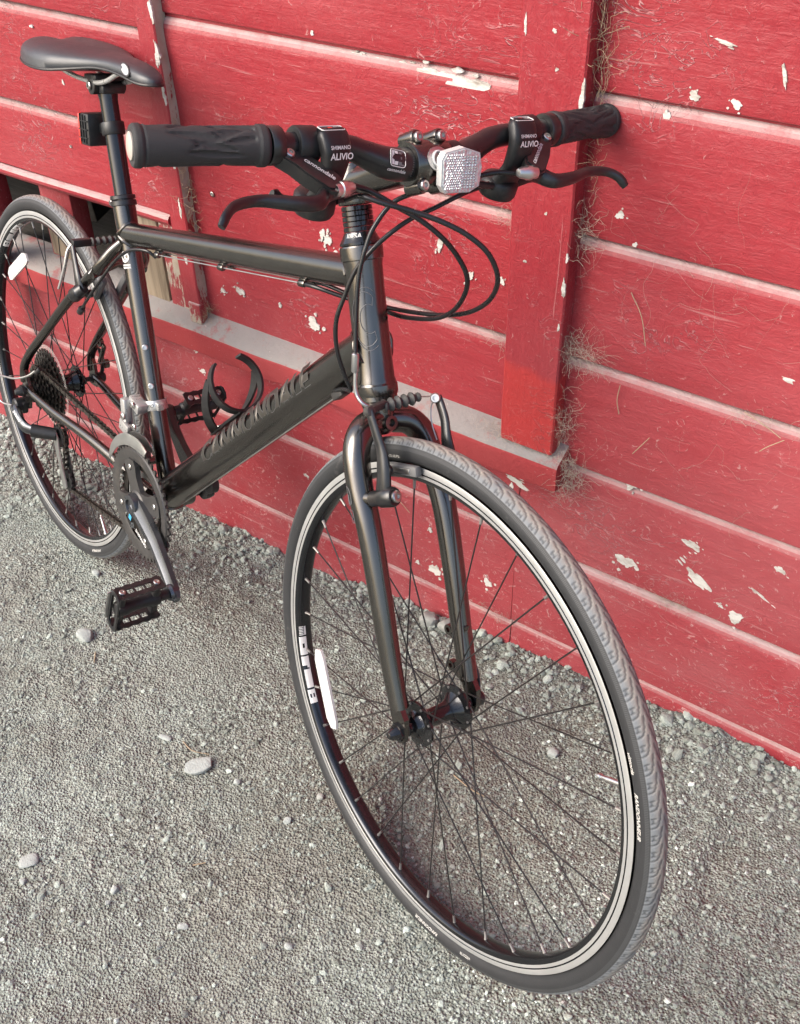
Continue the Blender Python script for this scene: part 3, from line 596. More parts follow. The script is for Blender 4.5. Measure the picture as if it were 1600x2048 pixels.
def make_wheel(center, steer, label, ph, valve, refl, decal, rear=False, texts=()):
    W_ = lambda V: (FK(V + center) if steer else V + center)
    # rim: silver brake tracks, black aero body
    pr = [(.3165, -.0118), (.3145, -.0124), (.3098, -.0124), (.3093, -.0117), (.3086, -.0117), (.3081, -.0124), (.3050, -.0124), (.3045, -.0121), (.3010, -.0115), (.2990, -.0100), (.2974, -.0066), (.2966, -.0030), (.2964, 0)]
    full = pr + [(r, -y) for r, y in pr[::-1][1:]] + [(.3165, .0105), (.312, .0095), (.309, 0), (.312, -.0095), (.3165, -.0105)]
    mt = [1, 1, 0, 0, 0, 1, 1] + [0] * 10 + [1, 1, 0, 0, 0, 1, 1] + [0] * 5; mt = (mt + [0] * 40)[:len(full)]
    mb = MB(); mb.lathe(full, (0, 0, 0), (0, 1, 0), 160, loop=True, mats=mt)
    wh = mb.build('wheel', [M['rimblack'], M['track']], bike, W_, angle=28, label=label)
    me = raw_mesh('tyre', W_(TV), TF, M['tyre'], True, {'arc': TA, 'groove': TG, 'rib': TR}); link('tyre', me, wh)
    # hub
    fl = (.030, .030) if not rear else (.022, .032); fr = .029 if not rear else .031; mb = MB(); br = .0115 if not rear else .016
    prof = [(.0075, -.047), (.009, -.047), (.009, -.042), (.014, -.040), (.0155, -fl[0] - .005), (.018, -fl[0] - .0025), (fr, -fl[0] - .0016), (fr, -fl[0] + .0016), (.021, -fl[0] + .004), (br + .002, -fl[0] + .012), (br, -fl[0] + .018), (br, fl[1] - .018), (br + .002, fl[1] - .012), (.021, fl[1] - .004), (fr, fl[1] - .0016), (fr, fl[1] + .0016), (.018, fl[1] + .0025), (.0155, fl[1] + .005), (.014, .040), (.009, .042), (.009, .047), (.0075, .047)]
    mb.lathe(prof, (0, 0, 0), (0, 1, 0), 40); mb.build('hub', M['glossblack'], wh, W_, angle=30)
    MB().lathe([(.0158, -fl[0] - .0045), (.0165, -fl[0] - .004), (.0165, -fl[0] - .0028), (.0158, -fl[0] - .0024)], (0, 0, 0), (0, 1, 0), 32, loop=True).build('hub_ring', M['silver'], wh, W_)
    h = .067 if rear else .050
    mb = MB(); mb.tube([(0, -h - .012, 0), (0, h + .012, 0)], .0046, 14); mb.lathe([(.008, -h), (.0085, -h + .004), (.0085, -h + .008)], (0, 0, 0), (0, 1, 0), 16); mb.lathe([(.0085, h - .008), (.0085, h - .004), (.008, h)], (0, 0, 0), (0, 1, 0), 16); mb.build('axle', M['alloy'], wh, W_)
    # quick release nut (right) and lever (left)
    mb = MB(); n = 24; o = [( (.0105 + .0012 * (i % 4 < 2)) * math.cos(2 * math.pi * i / n), (.0105 + .0012 * (i % 4 < 2)) * math.sin(2 * math.pi * i / n)) for i in range(n)]
    mb.annulus(o, circ(.004, n), (0, -h - .006, 0), vec(1, 0, 0), vec(0, 0, 1), -UY, 0, .006); mb.lathe([(.010, 0), (.0085, .005), (.0065, .009), (.0045, .0125), (.0035, .013), (0, .013)], (0, -h - .011, 0), (0, -1, 0), 12)
    mb.build('skewer_nut', M['glossblack'] if not rear else M['plastic'], wh, W_, angle=20)
    mb = MB(); mb.lathe([(.0045, 0), (.010, .001), (.0105, .012), (.008, .015), (0, .016)], (0, h + .006, 0), (0, 1, 0), 20)
    a_ = R_(120 if not rear else 95); dv = vec(math.cos(a_), 0, math.sin(a_)); P = [vec(0, h + .014, 0) + dv * .004, vec(0, h + .018, 0) + dv * .018, vec(0, h + .019, 0) + dv * .034, vec(0, h + .016, 0) + dv * .050, vec(0, h + .012, 0) + dv * .060]
    mb.tube(spline(P, 4), np.interp(np.linspace(0, 1, 17), [0, .3, .8, 1], [.006, .0075, .008, .004]), 12, flat=.45, hint=(0, 1, 0) if False else np.cross(dv, UY)); mb.build('quick_release_lever', M['alloy'], wh, W_)
    # spokes
    for k in range(32):
        th = ph + 2 * math.pi * k / 32; s_ = -1 if k % 2 == 0 else 1; dr = 1 if (k // 2) % 2 == 0 else -1
        ha = th + dr * R_(60); yf = s_ * fl[0 if s_ < 0 else 1] + s_ * .0012 * dr
        p0 = vec(.0262 * math.cos(ha), yf, .0262 * math.sin(ha)); p1 = vec(.2966 * math.cos(th), s_ * .0015, .2966 * math.sin(th)); d_ = unit(p1 - p0)
        mb = MB(); mb.tube([p0 - d_ * .002 , p1], .00095, 6, mat=0); mb.tube([p1 - d_ * .011, p1 - d_ * .003, p1 + d_ * .001], [.0017, .0019, .0026], 8, mat=1)
        mb.lathe([(.0018, 0), (.0016, .001), (0, .0013)], p0 + vec(0, s_ * .0012 * dr, 0), (0, s_ * dr, 0), 8, mat=1)
        mb.build('spoke', [M['spoke'], M['nipple']], wh, W_)
    # valve
    d_ = vec(math.cos(valve), 0, math.sin(valve)); MB().lathe([(.0045, .0), (.0045, .003), (.003, .0035), (.003, .022), (.0025, .0225), (.0022, .029), (.0032, .030), (.0032, .0325), (.0012, .034), (.0011, .0375), (0, .0378)], d_ * .2966, -d_, 14).build('valve', M['chrome'], wh, W_)
    # clip-on spoke reflector
    d_ = vec(math.cos(refl), 0, math.sin(refl)); t_ = vec(-math.sin(refl), 0, math.cos(refl))
    o = [(-.058, -.009), (-.058, .004), (-.042, .0115), (.044, .0115), (.058, .005), (.058, -.008), (.046, -.0120), (-.046, -.0120)]
    mb = MB(); mb.prism(o, d_ * .2315, t_, d_, -UY, .0155, .0192); mb.prism([(q[0] * .93, q[1] * .8) for q in o], d_ * .2315, t_, d_, -UY, .0192, .0200)
    for u_ in (-.03, .03):
        for k in range(4): mb.box(d_ * .2315 + t_ * (u_ + k * .004) + vec(0, -.0201, 0), (.0012, .0006, .006), np.column_stack([t_, UY, d_]))
    mb.build('spoke_reflector', M['whiteplastic'], wh, W_, angle=20)
    # rim lettering: white block print
    mb = MB(); fn = on_rim(decal)
    def blk(u0, u1, v0, v1, cut=None):
        uu = np.linspace(u0, u1, 7); vv = np.linspace(v0, v1, 6); q = np.array([(u, v_) for v_ in vv for u in uu]); mb.add(fn(q), [(k * 7 + i, k * 7 + i + 1, k * 7 + 8 + i, k * 7 + 7 + i) for k in range(5) for i in range(6)])
    for a in (-.058, -.0555, -.053, -.0505, -.048, -.0455): blk(a, a + .0014, -.0015, .004)
    blk(-.058, -.044, -.0046, -.0022)
    blk(-.0415, -.0135, .0014, .0046); blk(-.0415, -.0135, -.0046, -.0014); blk(-.0415, -.031, -.0014, .0014); blk(-.024, -.0135, -.0014, .0014)
    blk(-.011, .003, -.0046, .0046); blk(.003, .0065, -.0046, -.001); blk(.0065, .009, -.0046, -.0035); blk(.009, .037, -.0046, .004)
    blk(.040, .046, -.0046, .0046); blk(.046, .052, -.0046, -.003); blk(.046, .052, -.001, .001); blk(.046, .052, .0032, .0046); blk(.052, .060, -.0046, .0046)
    mb.build('rim_lettering', M['white'], wh, W_, flat=True)
    if texts:
        for s, th, rc, size, sh, bold in texts: place_text(MB(), s, size, on_tyre(R_(th), rc), shear=sh, bold=bold, cuts=1).build('tyre_lettering', M['tyreprint'], wh, W_, flat=True)
    return wh, W_
W1, WF1 = make_wheel(FC, True, 'front wheel nearest the camera', R_(23.7 - 5.6), R_(23.7), R_(-153.3), R_(-158), texts=[("RANDONNEUR", 20.4, .3248, .0072, .3, .0002), ("vittoria", 30.2, .3246, .0078, .3, .0002), ("RANDONNEUR", -80, .3248, .0066, .3, .0001), ("vittoria", -66, .3246, .0070, .3, .0), ("700x32 60 PSI", 112, .3240, .005, 0, 0)])
W2, WF2 = make_wheel(RC, False, 'rear wheel under the saddle', R_(-54.8 - 5.6), R_(-54.8), R_(124.3), R_(125.3), rear=True, texts=[("RANDONNEUR", -61, .3248, .0066, .3, .0001), ("vittoria", 40, .3246, .0070, .3, 0)])

# ---------------------------------------------------------------- frame
mb = MB(); mb.lathe([(.0185, -.036), (.0205, -.036), (.0215, -.034), (.0215, .034), (.0205, .036), (.0185, .036)], BB, (0, 1, 0), 32)
frame = mb.build('frame', M['paint'], bike, label='matt black aluminium frame')
MB().tube([(.262, -.047, .640), (.255, 0, .652), (.262, .047, .640)], .007, 12).build('stay_bridge', M['paint'], frame); MB().tube([(.335, -.034, .332), (.335, .034, .332)], .007, 12).build('stay_bridge', M['paint'], frame)
HB = HA + HU * .38884; HT = HA + HU * (.38884 + .16734)
L_ = .16734
MB().lathe([(.0205, 0), (.0235, .0008), (.0242, .004), (.0242, .0125), (.0232, .0142), (.0228, .0150), (.0228, .0160), (.0218, .020), (.0212, .05), (.0212, L_ - .05), (.0218, L_ - .022), (.0226, L_ - .0172), (.0226, L_ - .0165), (.0240, L_ - .0155), (.0243, L_ - .012), (.0243, L_ - .002), (.0235, L_ - .0004), (.020, L_)], HB, HU, 48).build('head_tube', M['paint'], frame, angle=25)
def ptube(name, a, b, ra, rb, mat='paint', n=12, par=None, seg=32, mid=None):
    a, b = np.array(a, float), np.array(b, float); P = [a + (b - a) * t for t in np.linspace(0, 1, n)]; return MB().tube(P, np.linspace(ra, rb, n), seg).build(name, M[mat], par or frame)
TT0, TT1 = vec(.8797, 0, .8225), vec(.2985, 0, .7101); ptube('top_tube', TT0, TT1, .0187, .0168)
DT0, DT1 = vec(.9072, 0, .7470), vec(.4282, 0, .3196); ptube('down_tube', DT0, DT1, .0262, .0275)
ST1 = vec(.2855, 0, .7522); dS = unit(ST1 - BB)
mb = MB(); P = [BB + (ST1 - BB) * t for t in np.linspace(0, 1, 24)]; mb.tube(P, np.interp(np.linspace(0, 1, 24), [0, .86, .93, 1], [.0152, .0152, .0172, .0172]), 32); mb.build('seat_tube', M['paint'], frame)
# welds
mb = MB()
def weld(P0, axis, r1, d2, r2, k=28):                          # bead where tube 2 (dir d2) meets tube 1
    ex, ey, ez = basis(d2); pts = []
    for a in np.linspace(0, 2 * np.pi, k):
        o = P0 + r2 * (math.cos(a) * ex + math.sin(a) * ey); q = o - P0; qa = q - axis * np.dot(q, axis); 
        lat = np.cross(axis, unit(d2 - axis * np.dot(d2, axis))); l_ = np.dot(qa, lat); dd = d2 - axis * np.dot(d2, axis); base = unit(dd) * math.sqrt(max(0, r1 * r1 - min(l_ * l_, r1 * r1)))
        s_ = (np.dot(base, unit(dd)) - np.dot(qa, unit(dd))) / np.dot(d2, unit(dd)); pts.append(o + d2 * s_)
    MB().tube(pts, [.0028 + .0004 * math.sin(i * 2.1) for i in range(k)], 8, cap=False).build('weld_bead', M['paint'], frame)
weld(TT0, HU, .0212, unit(TT1 - TT0), .0190); weld(DT0, HU, .0214, unit(DT1 - DT0), .0264); weld(TT1, dS, .0168, unit(TT0 - TT1), .0170); weld(BB, UY, .0215, dS, .0154); weld(BB + vec(0, 0, .006), UY, .0215, unit(DT0 - DT1), .0276)
SS = [(.3015, -.012, .6985), (.2902, -.024, .6815), (.2680, -.038, .6510), (.1852, -.049, .5804), (.0601, -.060, .463), (.018, -.064, .4215), (-.008, -.066, .388), (-.011, -.0665, .358)]
CS = [(-.004, -.066, .3456), (.03, -.066, .3445), (.113, -.060, .3412), (.2105, -.050, .3409), (.2908, -.040, .3334), (.372, -.030, .320), (.418, -.024, .315)]
for s_ in (1, -1):
    P = np.array(SS) * vec(1, s_, 1); q = spline(P, 6); n = len(q)
    MB().tube(q, np.interp(np.linspace(0, 1, n), [0, .15, .5, 1], [.0085, .0105, .0092, .0080]), 20, flat=.78, hint=(0, 1, 0)).build('seat_stay', M['paint'], frame, angle=60)
    P = np.array(CS) * vec(1, s_, 1); q = spline(P, 6); n = len(q)
    MB().tube(q, np.interp(np.linspace(0, 1, n), [0, .3, .7, 1], [.0075, .0085, .0098, .0105]), 20, flat=.85).build('chain_stay', M['paint'], frame, angle=60)
    o = [(-.016, -.004), (-.012, .036), (-.002, .040), (.006, .032), (.012, .014), (.034, .006), (.034, -.006), (.014, -.012), (.008, -.034), (-.004, -.036), (-.008, -.014)]
    if s_ < 0: o = [q for q in o if q[1] > -.03] + []
    MB().prism(o, RC + vec(0, -.0665 * s_, 0), vec(1, 0, 0), vec(0, 0, 1), UY, -.0032, .0032).build('dropout', M['paint'], frame, angle=20)
# disc tabs at the left dropout
mb = MB()
for q in ((.040, .432), (.062, .398)): mb.lathe([(.004, -.0035), (.0085, -.0035), (.0085, .0035), (.004, .0035)], (q[0], .064, q[1]), (0, 1, 0), 16, loop=True)
mb.box((.045, .064, .41), (.010, .006, .05), rotm((0, 1, 0), .5), .002); mb.build('brake_mount', M['paint'], frame)
# clamp collar and bottle bolts
mb = MB()
for h0, h1, r_ in ((-.003, .005, .0198), (.006, .0125, .0192)): mb.lathe([(.0165, h0), (r_ - .001, h0), (r_, h0 + .001), (r_, h1 - .001), (r_ - .001, h1), (.0145, h1)], ST1, dS, 36)
mb.box(ST1 + dS * .003 + vec(-.021, 0, -.006), (.012, .018, .013), np.column_stack([np.cross(UY, dS), UY, dS]), .002)
mb.build('seat_clamp', M['alloy'], bike); mb = MB(); mb.bolt(ST1 + dS * .003 + vec(-.021, -.0085, -.006), (0, -1, 0), .0045, .004); mb.build('clamp_bolt', M['bolt'], bike)
for z in (.549, .491):
    c_ = BB + dS * ((z - BB[2] - .002) / dS[2]); n_ = unit(vec(.80, -.60, .26)); n_ = unit(n_ - dS * np.dot(n_, dS)); MB().bolt(c_ + n_ * .0148, n_, .0047, .0034).build('bottle_bolt', M['bolt'], frame)
# stickers
mb = MB(); c_ = BB + dS * ((.672 - BB[2]) / dS[2]); n_ = unit(vec(.25, -1, .08)); n_ = unit(n_ - dS * np.dot(n_, dS)); e_ = np.cross(dS, n_)
def on_cyl(c, ax, n_, r):                                     # wrap 2D (u around, v along) onto a cylinder
    e = np.cross(ax, n_)
    def fn(q):
        a = q[:, 0] / r; return c + q[:, 1:2] * ax + r * (np.cos(a)[:, None] * n_ + np.sin(a)[:, None] * e)
    return fn
fn = on_cyl(c_, dS, n_, .0156)
def disc2(u, v, ru, rv, n=20): return np.array([(u, v)] + [(u + ru * math.cos(2 * math.pi * i / n), v + rv * math.sin(2 * math.pi * i / n)) for i in range(n)])
def fan(n): return [(0, 1 + i, 1 + (i + 1) % n) for i in range(n)]
mb.add(fn(disc2(0, .007, .0085, .0085)), fan(20)); 
for v0, v1 in ((-.0105, -.0075), (-.0065, -.004)):
    uu = np.linspace(-.009, .009, 6); q = np.array([(u, v0) for u in uu] + [(u, v1) for u in uu]); mb.add(fn(q), [(i, i + 1, 7 + i, 6 + i) for i in range(5)])
mb.build('size_sticker', M['white'], frame, flat=True)
mb = MB(); fn2 = on_cyl(c_, dS, n_, .0158); place_text(mb, "L", .012, lambda q: fn2(q + vec(0, .007))); mb.build('size_letter', M['plastic'], frame, flat=True)
mb = MB(); c2 = vec(.262, -.0478, .6475); d2 = unit(vec(.0827, .011, .07)); n2 = unit(np.cross(unit(vec(.35, 0, -.4)), d2)); n2 = n2 if n2[1] < 0 else -n2; n2 = unit(vec(-.5, -1, .55)); n2 = unit(n2 - d2 * np.dot(n2, d2)); e2 = np.cross(d2, n2)
mb.add(planar(c2 + n2 * .0007, e2, d2)(disc2(0, 0, .0068, .0068)), fan(20)); mb.build('round_sticker', M['white'], frame, flat=True)
mb = MB(); place_text(mb, "C", .012, planar(c2 + n2 * .0012, e2, d2), bold=.0003); mb.build('sticker_letter', M['midgrey'], frame, flat=True)
# down tube lettering: grey outlined capitals wrapped round the tube
dD = unit(DT0 - DT1); nD = unit(vec(0, -1, 0)); nD = unit(nD - dD * np.dot(nD, dD)); 
V2, F2, E2 = text2d("CANNONDALE", .054, shear=.10, bold=.0022, spacing=1.0, cuts=2)
wid = V2[:, 0].max() - V2[:, 0].min(); V2[:, 0] *= .335 / wid
cD = vec(.700, 0, .5668); upD = np.cross(nD, dD) * -1
def on_dt(lift):
    def fn(q):
        r = (.02690 - q[:, 0] * .00205 + lift)[:, None]; a = q[:, 1] / .0269 + .14; return cD + q[:, :1] * dD + r * (np.cos(a)[:, None] * nD + np.sin(a)[:, None] * np.cross(dD, nD) * (1 if np.cross(dD, nD)[2] > 0 else -1))
    return fn
P3 = on_dt(.0003)(V2); N3 = P3 - cD; N3 -= (N3 @ dD)[:, None] * dD; N3 /= np.linalg.norm(N3, axis=1)[:, None]
mb = MB(); outline(mb, E2, P3, N3, .0005); mb.build('frame_lettering_outline', M['dtline'], frame, flat=True)
mb = MB(); mb.add(on_dt(.00012)(V2), F2); mb.build('frame_lettering', M['greyprint'], frame, flat=False)
# head tube emblem: outlined C
def arcpts(u0, v0, ru, rv, a0, a1, n=24): return np.array([(u0 + ru * math.cos(a), v0 + rv * math.sin(a)) for a in np.linspace(R_(a0), R_(a1), n)])
nH = unit(vec(.62, -.78, 0)); nH = unit(nH - HU * np.dot(nH, HU)); cH = HB + HU * .088
fnH = on_cyl(cH, HU, nH, .0217); mb = MB()
for poly in (arcpts(.002, 0, .0165, .030, 50, 310), arcpts(.006, 0, .0105, .016, 60, 300), arcpts(.004, .0, .0185, .0345, 60, 130), arcpts(.004, .0, .0185, .0345, 230, 300), np.array([(.0125, .023), (.011, .014)]), np.array([(.0125, -.023), (.011, -.014)])):
    mb.tube(fnH(poly), .00035, 5)
mb.build('head_emblem', M['midgrey'], frame)
# cable stops under the top tube
mb = MB(); uT = unit(TT0 - TT1); dn = unit(np.cross(uT, UY)); dn = dn if dn[2] < 0 else -dn
for xx in (.403, .583, .770):
    c_ = TT1 + uT * ((xx - TT1[0]) / uT[0])
    for yy in (-.008, .008): mb.lathe([(.0022, -.006), (.0042, -.006), (.0046, -.003), (.0046, .004), (.0036, .006), (.0022, .006)], c_ + dn * .0215 + UY * yy, uT, 12)
    mb.box(c_ + dn * .0180, (.012, .018, .005), np.column_stack([uT, UY, -dn]), .001); mb.build('cable_stop', M['paint'], frame); mb = MB()

# ---------------------------------------------------------------- fork
FL = [(.9360, -.010, .668), (.9440, -.032, .6645), (.9560, -.0475, .6480), (.9760, -.0535, .6130), (1.0030, -.055, .571), (1.0370, -.055, .495), (1.0655, -.0545, .4264), (1.0905, -.0535, .3720)]
cr = HA + HU * .362
mb = MB(); mb.lathe([(.0190, .030), (.0225, .0275), (.0225, .0225), (.0200, .019), (.0185, .010), (.0185, -.006), (.016, -.014), (.010, -.018), (0, -.019)], cr, HU, 36)
mb.lathe([(.0085, 0), (.0085, .006), (.0045, .0062), (.0045, .002), (0, .002)], cr + HN * .016 - HU * .004, HN, 18)
fork = mb.build('fork', M['paint'], bike, FK, label='straight rigid black fork')
for s_ in (1, -1):
    q = spline(np.array(FL) * vec(1, s_, 1), 6); n = len(q)
    MB().tube(q, np.interp(np.linspace(0, 1, n), [0, .1, .25, .5, .8, 1], [.0165, .0165, .0160, .0150, .0130, .0115]), 28).build('fork_leg', M['paint'], fork, FK)
    o = [(-.022, .034), (-.006, .036), (.008, .022), (.012, .004), (.011, -.010), (.004, -.014), (-.006, -.010), (-.011, .004), (-.018, .016)]
    MB().prism(o, FC + vec(0, -.0555 * s_, 0), vec(1, 0, 0), vec(0, 0, 1), UY, -.0035, .0035).build('fork_tip', M['paint'], fork, FK, angle=20)
    mb = MB(); mb.lathe([(.0095, -.012), (.0090, 0), (.0078, .008), (.0072, .016)], vec(.992, -.054 * s_, .606), unit(vec(.9, .12 * s_, .36)), 18); mb.build('brake_boss', M['paint'], fork, FK)
# disc-brake tabs on the left leg
mb = MB()
for (x, z) in ((1.0530, .4205), (1.0670, .3745)): mb.lathe([(.0034, -.004), (.0068, -.004), (.0068, .004), (.0034, .004)], (x - .006, .052, z), (0, 1, 0), 18, loop=True); mb.prism([(0, -.006), (.026, -.012), (.026, .022), (.004, .010)], (x - .004, .052, z), vec(1, 0, 0), vec(0, 0, 1), UY, -.003, .003)
mb.build('brake_mount', M['paint'], fork, FK)
# leg emblem (outlined bars)
mb = MB(); cL = vec(.988, -.0548, .594); dL = unit(vec(.034, 0, -.076)); nL = unit(vec(-.35, -1, -.1)); nL = unit(nL - dL * np.dot(nL, dL)); fnL = on_cyl(cL, -dL, nL, .0158)
for poly in (arcpts(0, .016, .006, .010, 10, 200), arcpts(0, .014, .006, .010, 180, 350), np.array([(-.006, -.002), (.006, -.002), (.006, -.016), (.002, -.016), (.002, -.006), (-.006, -.006), (-.006, -.002)]), np.array([(.006, .018), (.006, .006), (.001, .006), (.001, .016)])): mb.tube(fnL(poly), .00032, 5)
mb.build('leg_emblem', M['midgrey'], fork, FK)

# ---------------------------------------------------------------- headset, spacers, stem, handlebar
mb = MB(); mb.lathe([(.0205, 0), (.0232, .0005), (.0234, .0030), (.0205, .0075), (.0180, .0125), (.0172, .0142)], HT, HU, 40); hs = mb.build('headset_cap', M['glossblack'], bike, FK)
mb = MB(); nF = unit(vec(.55, -.83, .1)); nF = unit(nF - HU * np.dot(nF, HU)); fnF = on_cyl(HT + HU * .0098, HU, nF, .0200); place_text(mb, "///FSA", .0075, fnF, shear=.2, bold=.0002); mb.build('headset_lettering', M['white'], hs, FK, flat=True)
for k in range(5): h = .0146 + k * .0055; MB().lathe([(.0140, h), (.0166, h), (.0172, h + .0005), (.0172, h + .0046), (.0166, h + .0050), (.0140, h + .0050)], HT, HU, 36, loop=True).build('spacer', M['glossblack'], bike, FK, angle=25)
SC0 = HT + HU * .0425
mb = MB(); mb.lathe([(.0150, 0), (.0188, .0005), (.0198, .003), (.0198, .037), (.0188, .040), (.0150, .0405), (.0150, .042), (.0142, .043), (0, .0435)], SC0, HU, 36)
BC = vec(.963, 0, .9605); s0 = SC0 + HU * .022; ds = unit(BC - s0)
mb.tube([s0 + (BC - ds * .012 - s0) * t for t in np.linspace(0, 1, 8)], np.interp(np.linspace(0, 1, 8), [0, .3, 1], [.0190, .0165, .0185]), 28)
exs = np.cross(UY, ds)
mb.lathe([(.0160, -.023), (.0205, -.023), (.0216, -.0215), (.0216, .0215), (.0205, .023), (.0160, .023)], BC, (0, 1, 0), 40, loop=True)
for s_ in (-1, 1):
    mb.box(SC0 + HU * (.010 if s_ < 0 else .030) - ds * .021, (.010, .016, .011), np.column_stack([ds, UY, exs]), .002)
stem = mb.build('stem', M['paint'], bike, FK, angle=40)
for yy in (-.0145, .0145):
    for zz in (-.0225, .0225):
        MB().lathe([(.0075, -.014), (.0078, .006), (.007, .008), (0, .008)], BC + exs * zz * -1 + UY * yy + ds * .004, ds, 18).build('stem_boss', M['paint'], stem, FK); MB().bolt(BC + exs * zz * -1 + UY * yy + ds * .0115, ds, .0052, .005).build('stem_bolt', M['bolt'], stem, FK)
mb = MB(); mb.bolt(SC0 + HU * .010 - ds * .021 + vec(0, -.008, 0), (0, -1, 0), .004, .003); mb.bolt(SC0 + HU * .030 - ds * .021 + vec(0, -.008, 0), (0, -1, 0), .004, .003); mb.build('steerer_bolt', M['bolt'], stem, FK)
cS = BC + ds * .0218; upS = -exs if (-exs)[2] > 0 else exs; ryS = UY
mb = MB(); mb.add(planar(cS + ds * .0004, UY, upS)(disc2(0, 0, .0125, .0115, 28)), fan(28)); o = [(.0125 * math.cos(a), .0115 * math.sin(a)) for a in np.linspace(0, 2 * np.pi, 28, endpoint=False)]; mb.prism(o, cS, UY, upS, ds, -.004, .0003); mb.build('stem_badge', M['silver'], stem, FK, angle=25)
mb = MB(); mb.tube(planar(cS + ds * .0010, UY, upS)(arcpts(0, 0, .0062, .0070, 45, 315)), .0013, 6); mb.box(cS + ds * .0008 + UY * .001, (.0012, .004, .0035), np.column_stack([ds, UY, upS])); mb.build('badge_emblem', M['white'], stem, FK)
# bar
BAR = [(.9630, 0, .9605), (.9630, .030, .9605), (.9610, .050, .9640), (.9575, .072, .9720), (.9555, .092, .9785), (.9550, .120, .9815), (.9540, .150, .9825), (.9510, .190, .9830), (.9275, .2905, .9830)]
bp = spline(BAR, 8); bl = mirror(bp)[::-1]; bar_pts = np.vstack([bl[:-1], bp])
ya = np.abs(bar_pts[:, 1]); mb = MB(); mb.tube(bar_pts, np.interp(ya, [0, .040, .075, .1], [.0158, .0158, .0120, .0111]), 28); bar = mb.build('handlebar', M['alloy'], bike, FK)
def bar_at(y): i = np.argmin(np.abs(bar_pts[:, 1] - y)); return bar_pts[i], unit(bar_pts[min(i + 1, len(bar_pts) - 1)] - bar_pts[max(i - 1, 0)])
# bar print "C3 / cannondale" to the right of the clamp
cB, tB = bar_at(-.043); nB = unit(vec(.80, 0, .32)); nB = unit(nB - tB * np.dot(nB, tB)); 
def on_bar(c, t, n_, r):
    up = np.cross(n_, t); up = up if up[2] > 0 else -up
    def fn(q): a = q[:, 1] / r; return c + q[:, :1] * t + r * (np.cos(a)[:, None] * n_ + np.sin(a)[:, None] * up)
    return fn
fnB = on_bar(cB, tB, nB, .0163); mb = MB()
def rrect(u0, u1, v0, v1, r, n=5):
    o = []
    for cx, cy, a0 in ((u1 - r, v1 - r, 0), (u0 + r, v1 - r, 90), (u0 + r, v0 + r, 180), (u1 - r, v0 + r, 270)):
        for k in range(n): a = R_(a0 + 90 * k / (n - 1)); o.append((cx + r * math.cos(a), cy + r * math.sin(a)))
    return np.array(o)
o = rrect(-.0085, .0085, -.006, .011, .003); o = np.vstack([o, o[:1]]); mb.tube(fnB(o), .00045, 5)
def cq(mb, fn, u0, u1, v0, v1, mat=0): mb.add(fn(np.array([(u0, v0), (u1, v0), (u1, v1), (u0, v1)])), [(0, 1, 2, 3)], mat)
for q in ((-.0068, -.0040, -.0045, .0095), (-.0040, -.0002, .0062, .0095), (-.0040, -.0002, -.0045, -.0012)): cq(mb, fnB, *q)
for q in ((.0040, .0066, -.0045, .0095), (.0006, .0040, .0062, .0095), (.0006, .0040, -.0045, -.0012), (.0024, .0040, .0012, .0036)): cq(mb, fnB, *q, mat=1)
V, F, E_ = text2d("cannondale", .0046, shear=.15, bold=.0001, cuts=0); mb.add(fnB(V + vec(0, -.0098)), F); mb.build('bar_lettering', [M['white'], M['midgrey']], bar, FK, flat=True)
mb = MB()
for k in range(14): c_ = fnB(np.array([(.0170, -.012 + .0022 * k), (.0185, -.012 + .0022 * k)])); mb.tube(c_, .00022, 4)
mb.build('bar_gauge_marks', M['midgrey'], bar, FK)
# grips with flame-shaped grooves
lens = [(RNG.uniform(0, 2 * np.pi), RNG.uniform(.12, .90), RNG.uniform(.12, .26), RNG.uniform(.12, .24), RNG.uniform(-.7, .7)) for _ in range(44)]
for s_ in (-1, 1):
    a, b = bar_at(.178 * s_)[0], bar_at(.2905 * s_)[0]; d_ = unit(b - a); ex, ey, ez = basis(d_); L = np.linalg.norm(b - a) + .004; n = 90; sg = 72; th = np.linspace(0, 2 * np.pi, sg, endpoint=False); V = []
    for i in range(n):
        t_ = i / (n - 1); r = np.interp(t_, [0, .015, .03, .085, .09, .10, .11, .5, .90, .915, .925, .94, .985, 1], [.0150, .0178, .0183, .0183, .0172, .0172, .0170, .0168, .0178, .0178, .0168, .0186, .0184, .0168])
        g = np.zeros(sg)
        for (la, ls, ll, lw, sl) in lens:
            u = (t_ - ls) / ll; da = np.abs((th - la - sl * (t_ - ls) * 4 + np.pi) % (2 * np.pi) - np.pi); wq = lw * np.clip(1 - u * u, 0, 1); g = np.maximum(g, np.clip((wq - da) / .10, 0, 1))
        rr = r - g * .0019 * (1 if .12 < t_ < .90 else 0); V.append(a + d_ * t_ * L + rr[:, None] * (np.cos(th)[:, None] * ex + np.sin(th)[:, None] * ey))
    V = np.vstack(V); F = [(i * sg + j, i * sg + (j + 1) % sg, (i + 1) * sg + (j + 1) % sg, (i + 1) * sg + j) for i in range(n - 1) for j in range(sg)] + [tuple(range(sg)), tuple(range((n - 1) * sg, n * sg))]
    gp = MB().add(V, F).build('grip', M['rubber'], bar, FK, angle=40)
    MB().lathe([(.0118, 0), (.0118, .0012), (.0100, .0022), (0, .0024)], a + d_ * (L + .0001), d_, 28).build('bar_plug', M['capgrey'] if s_ < 0 else M['rubber'], bar, FK)
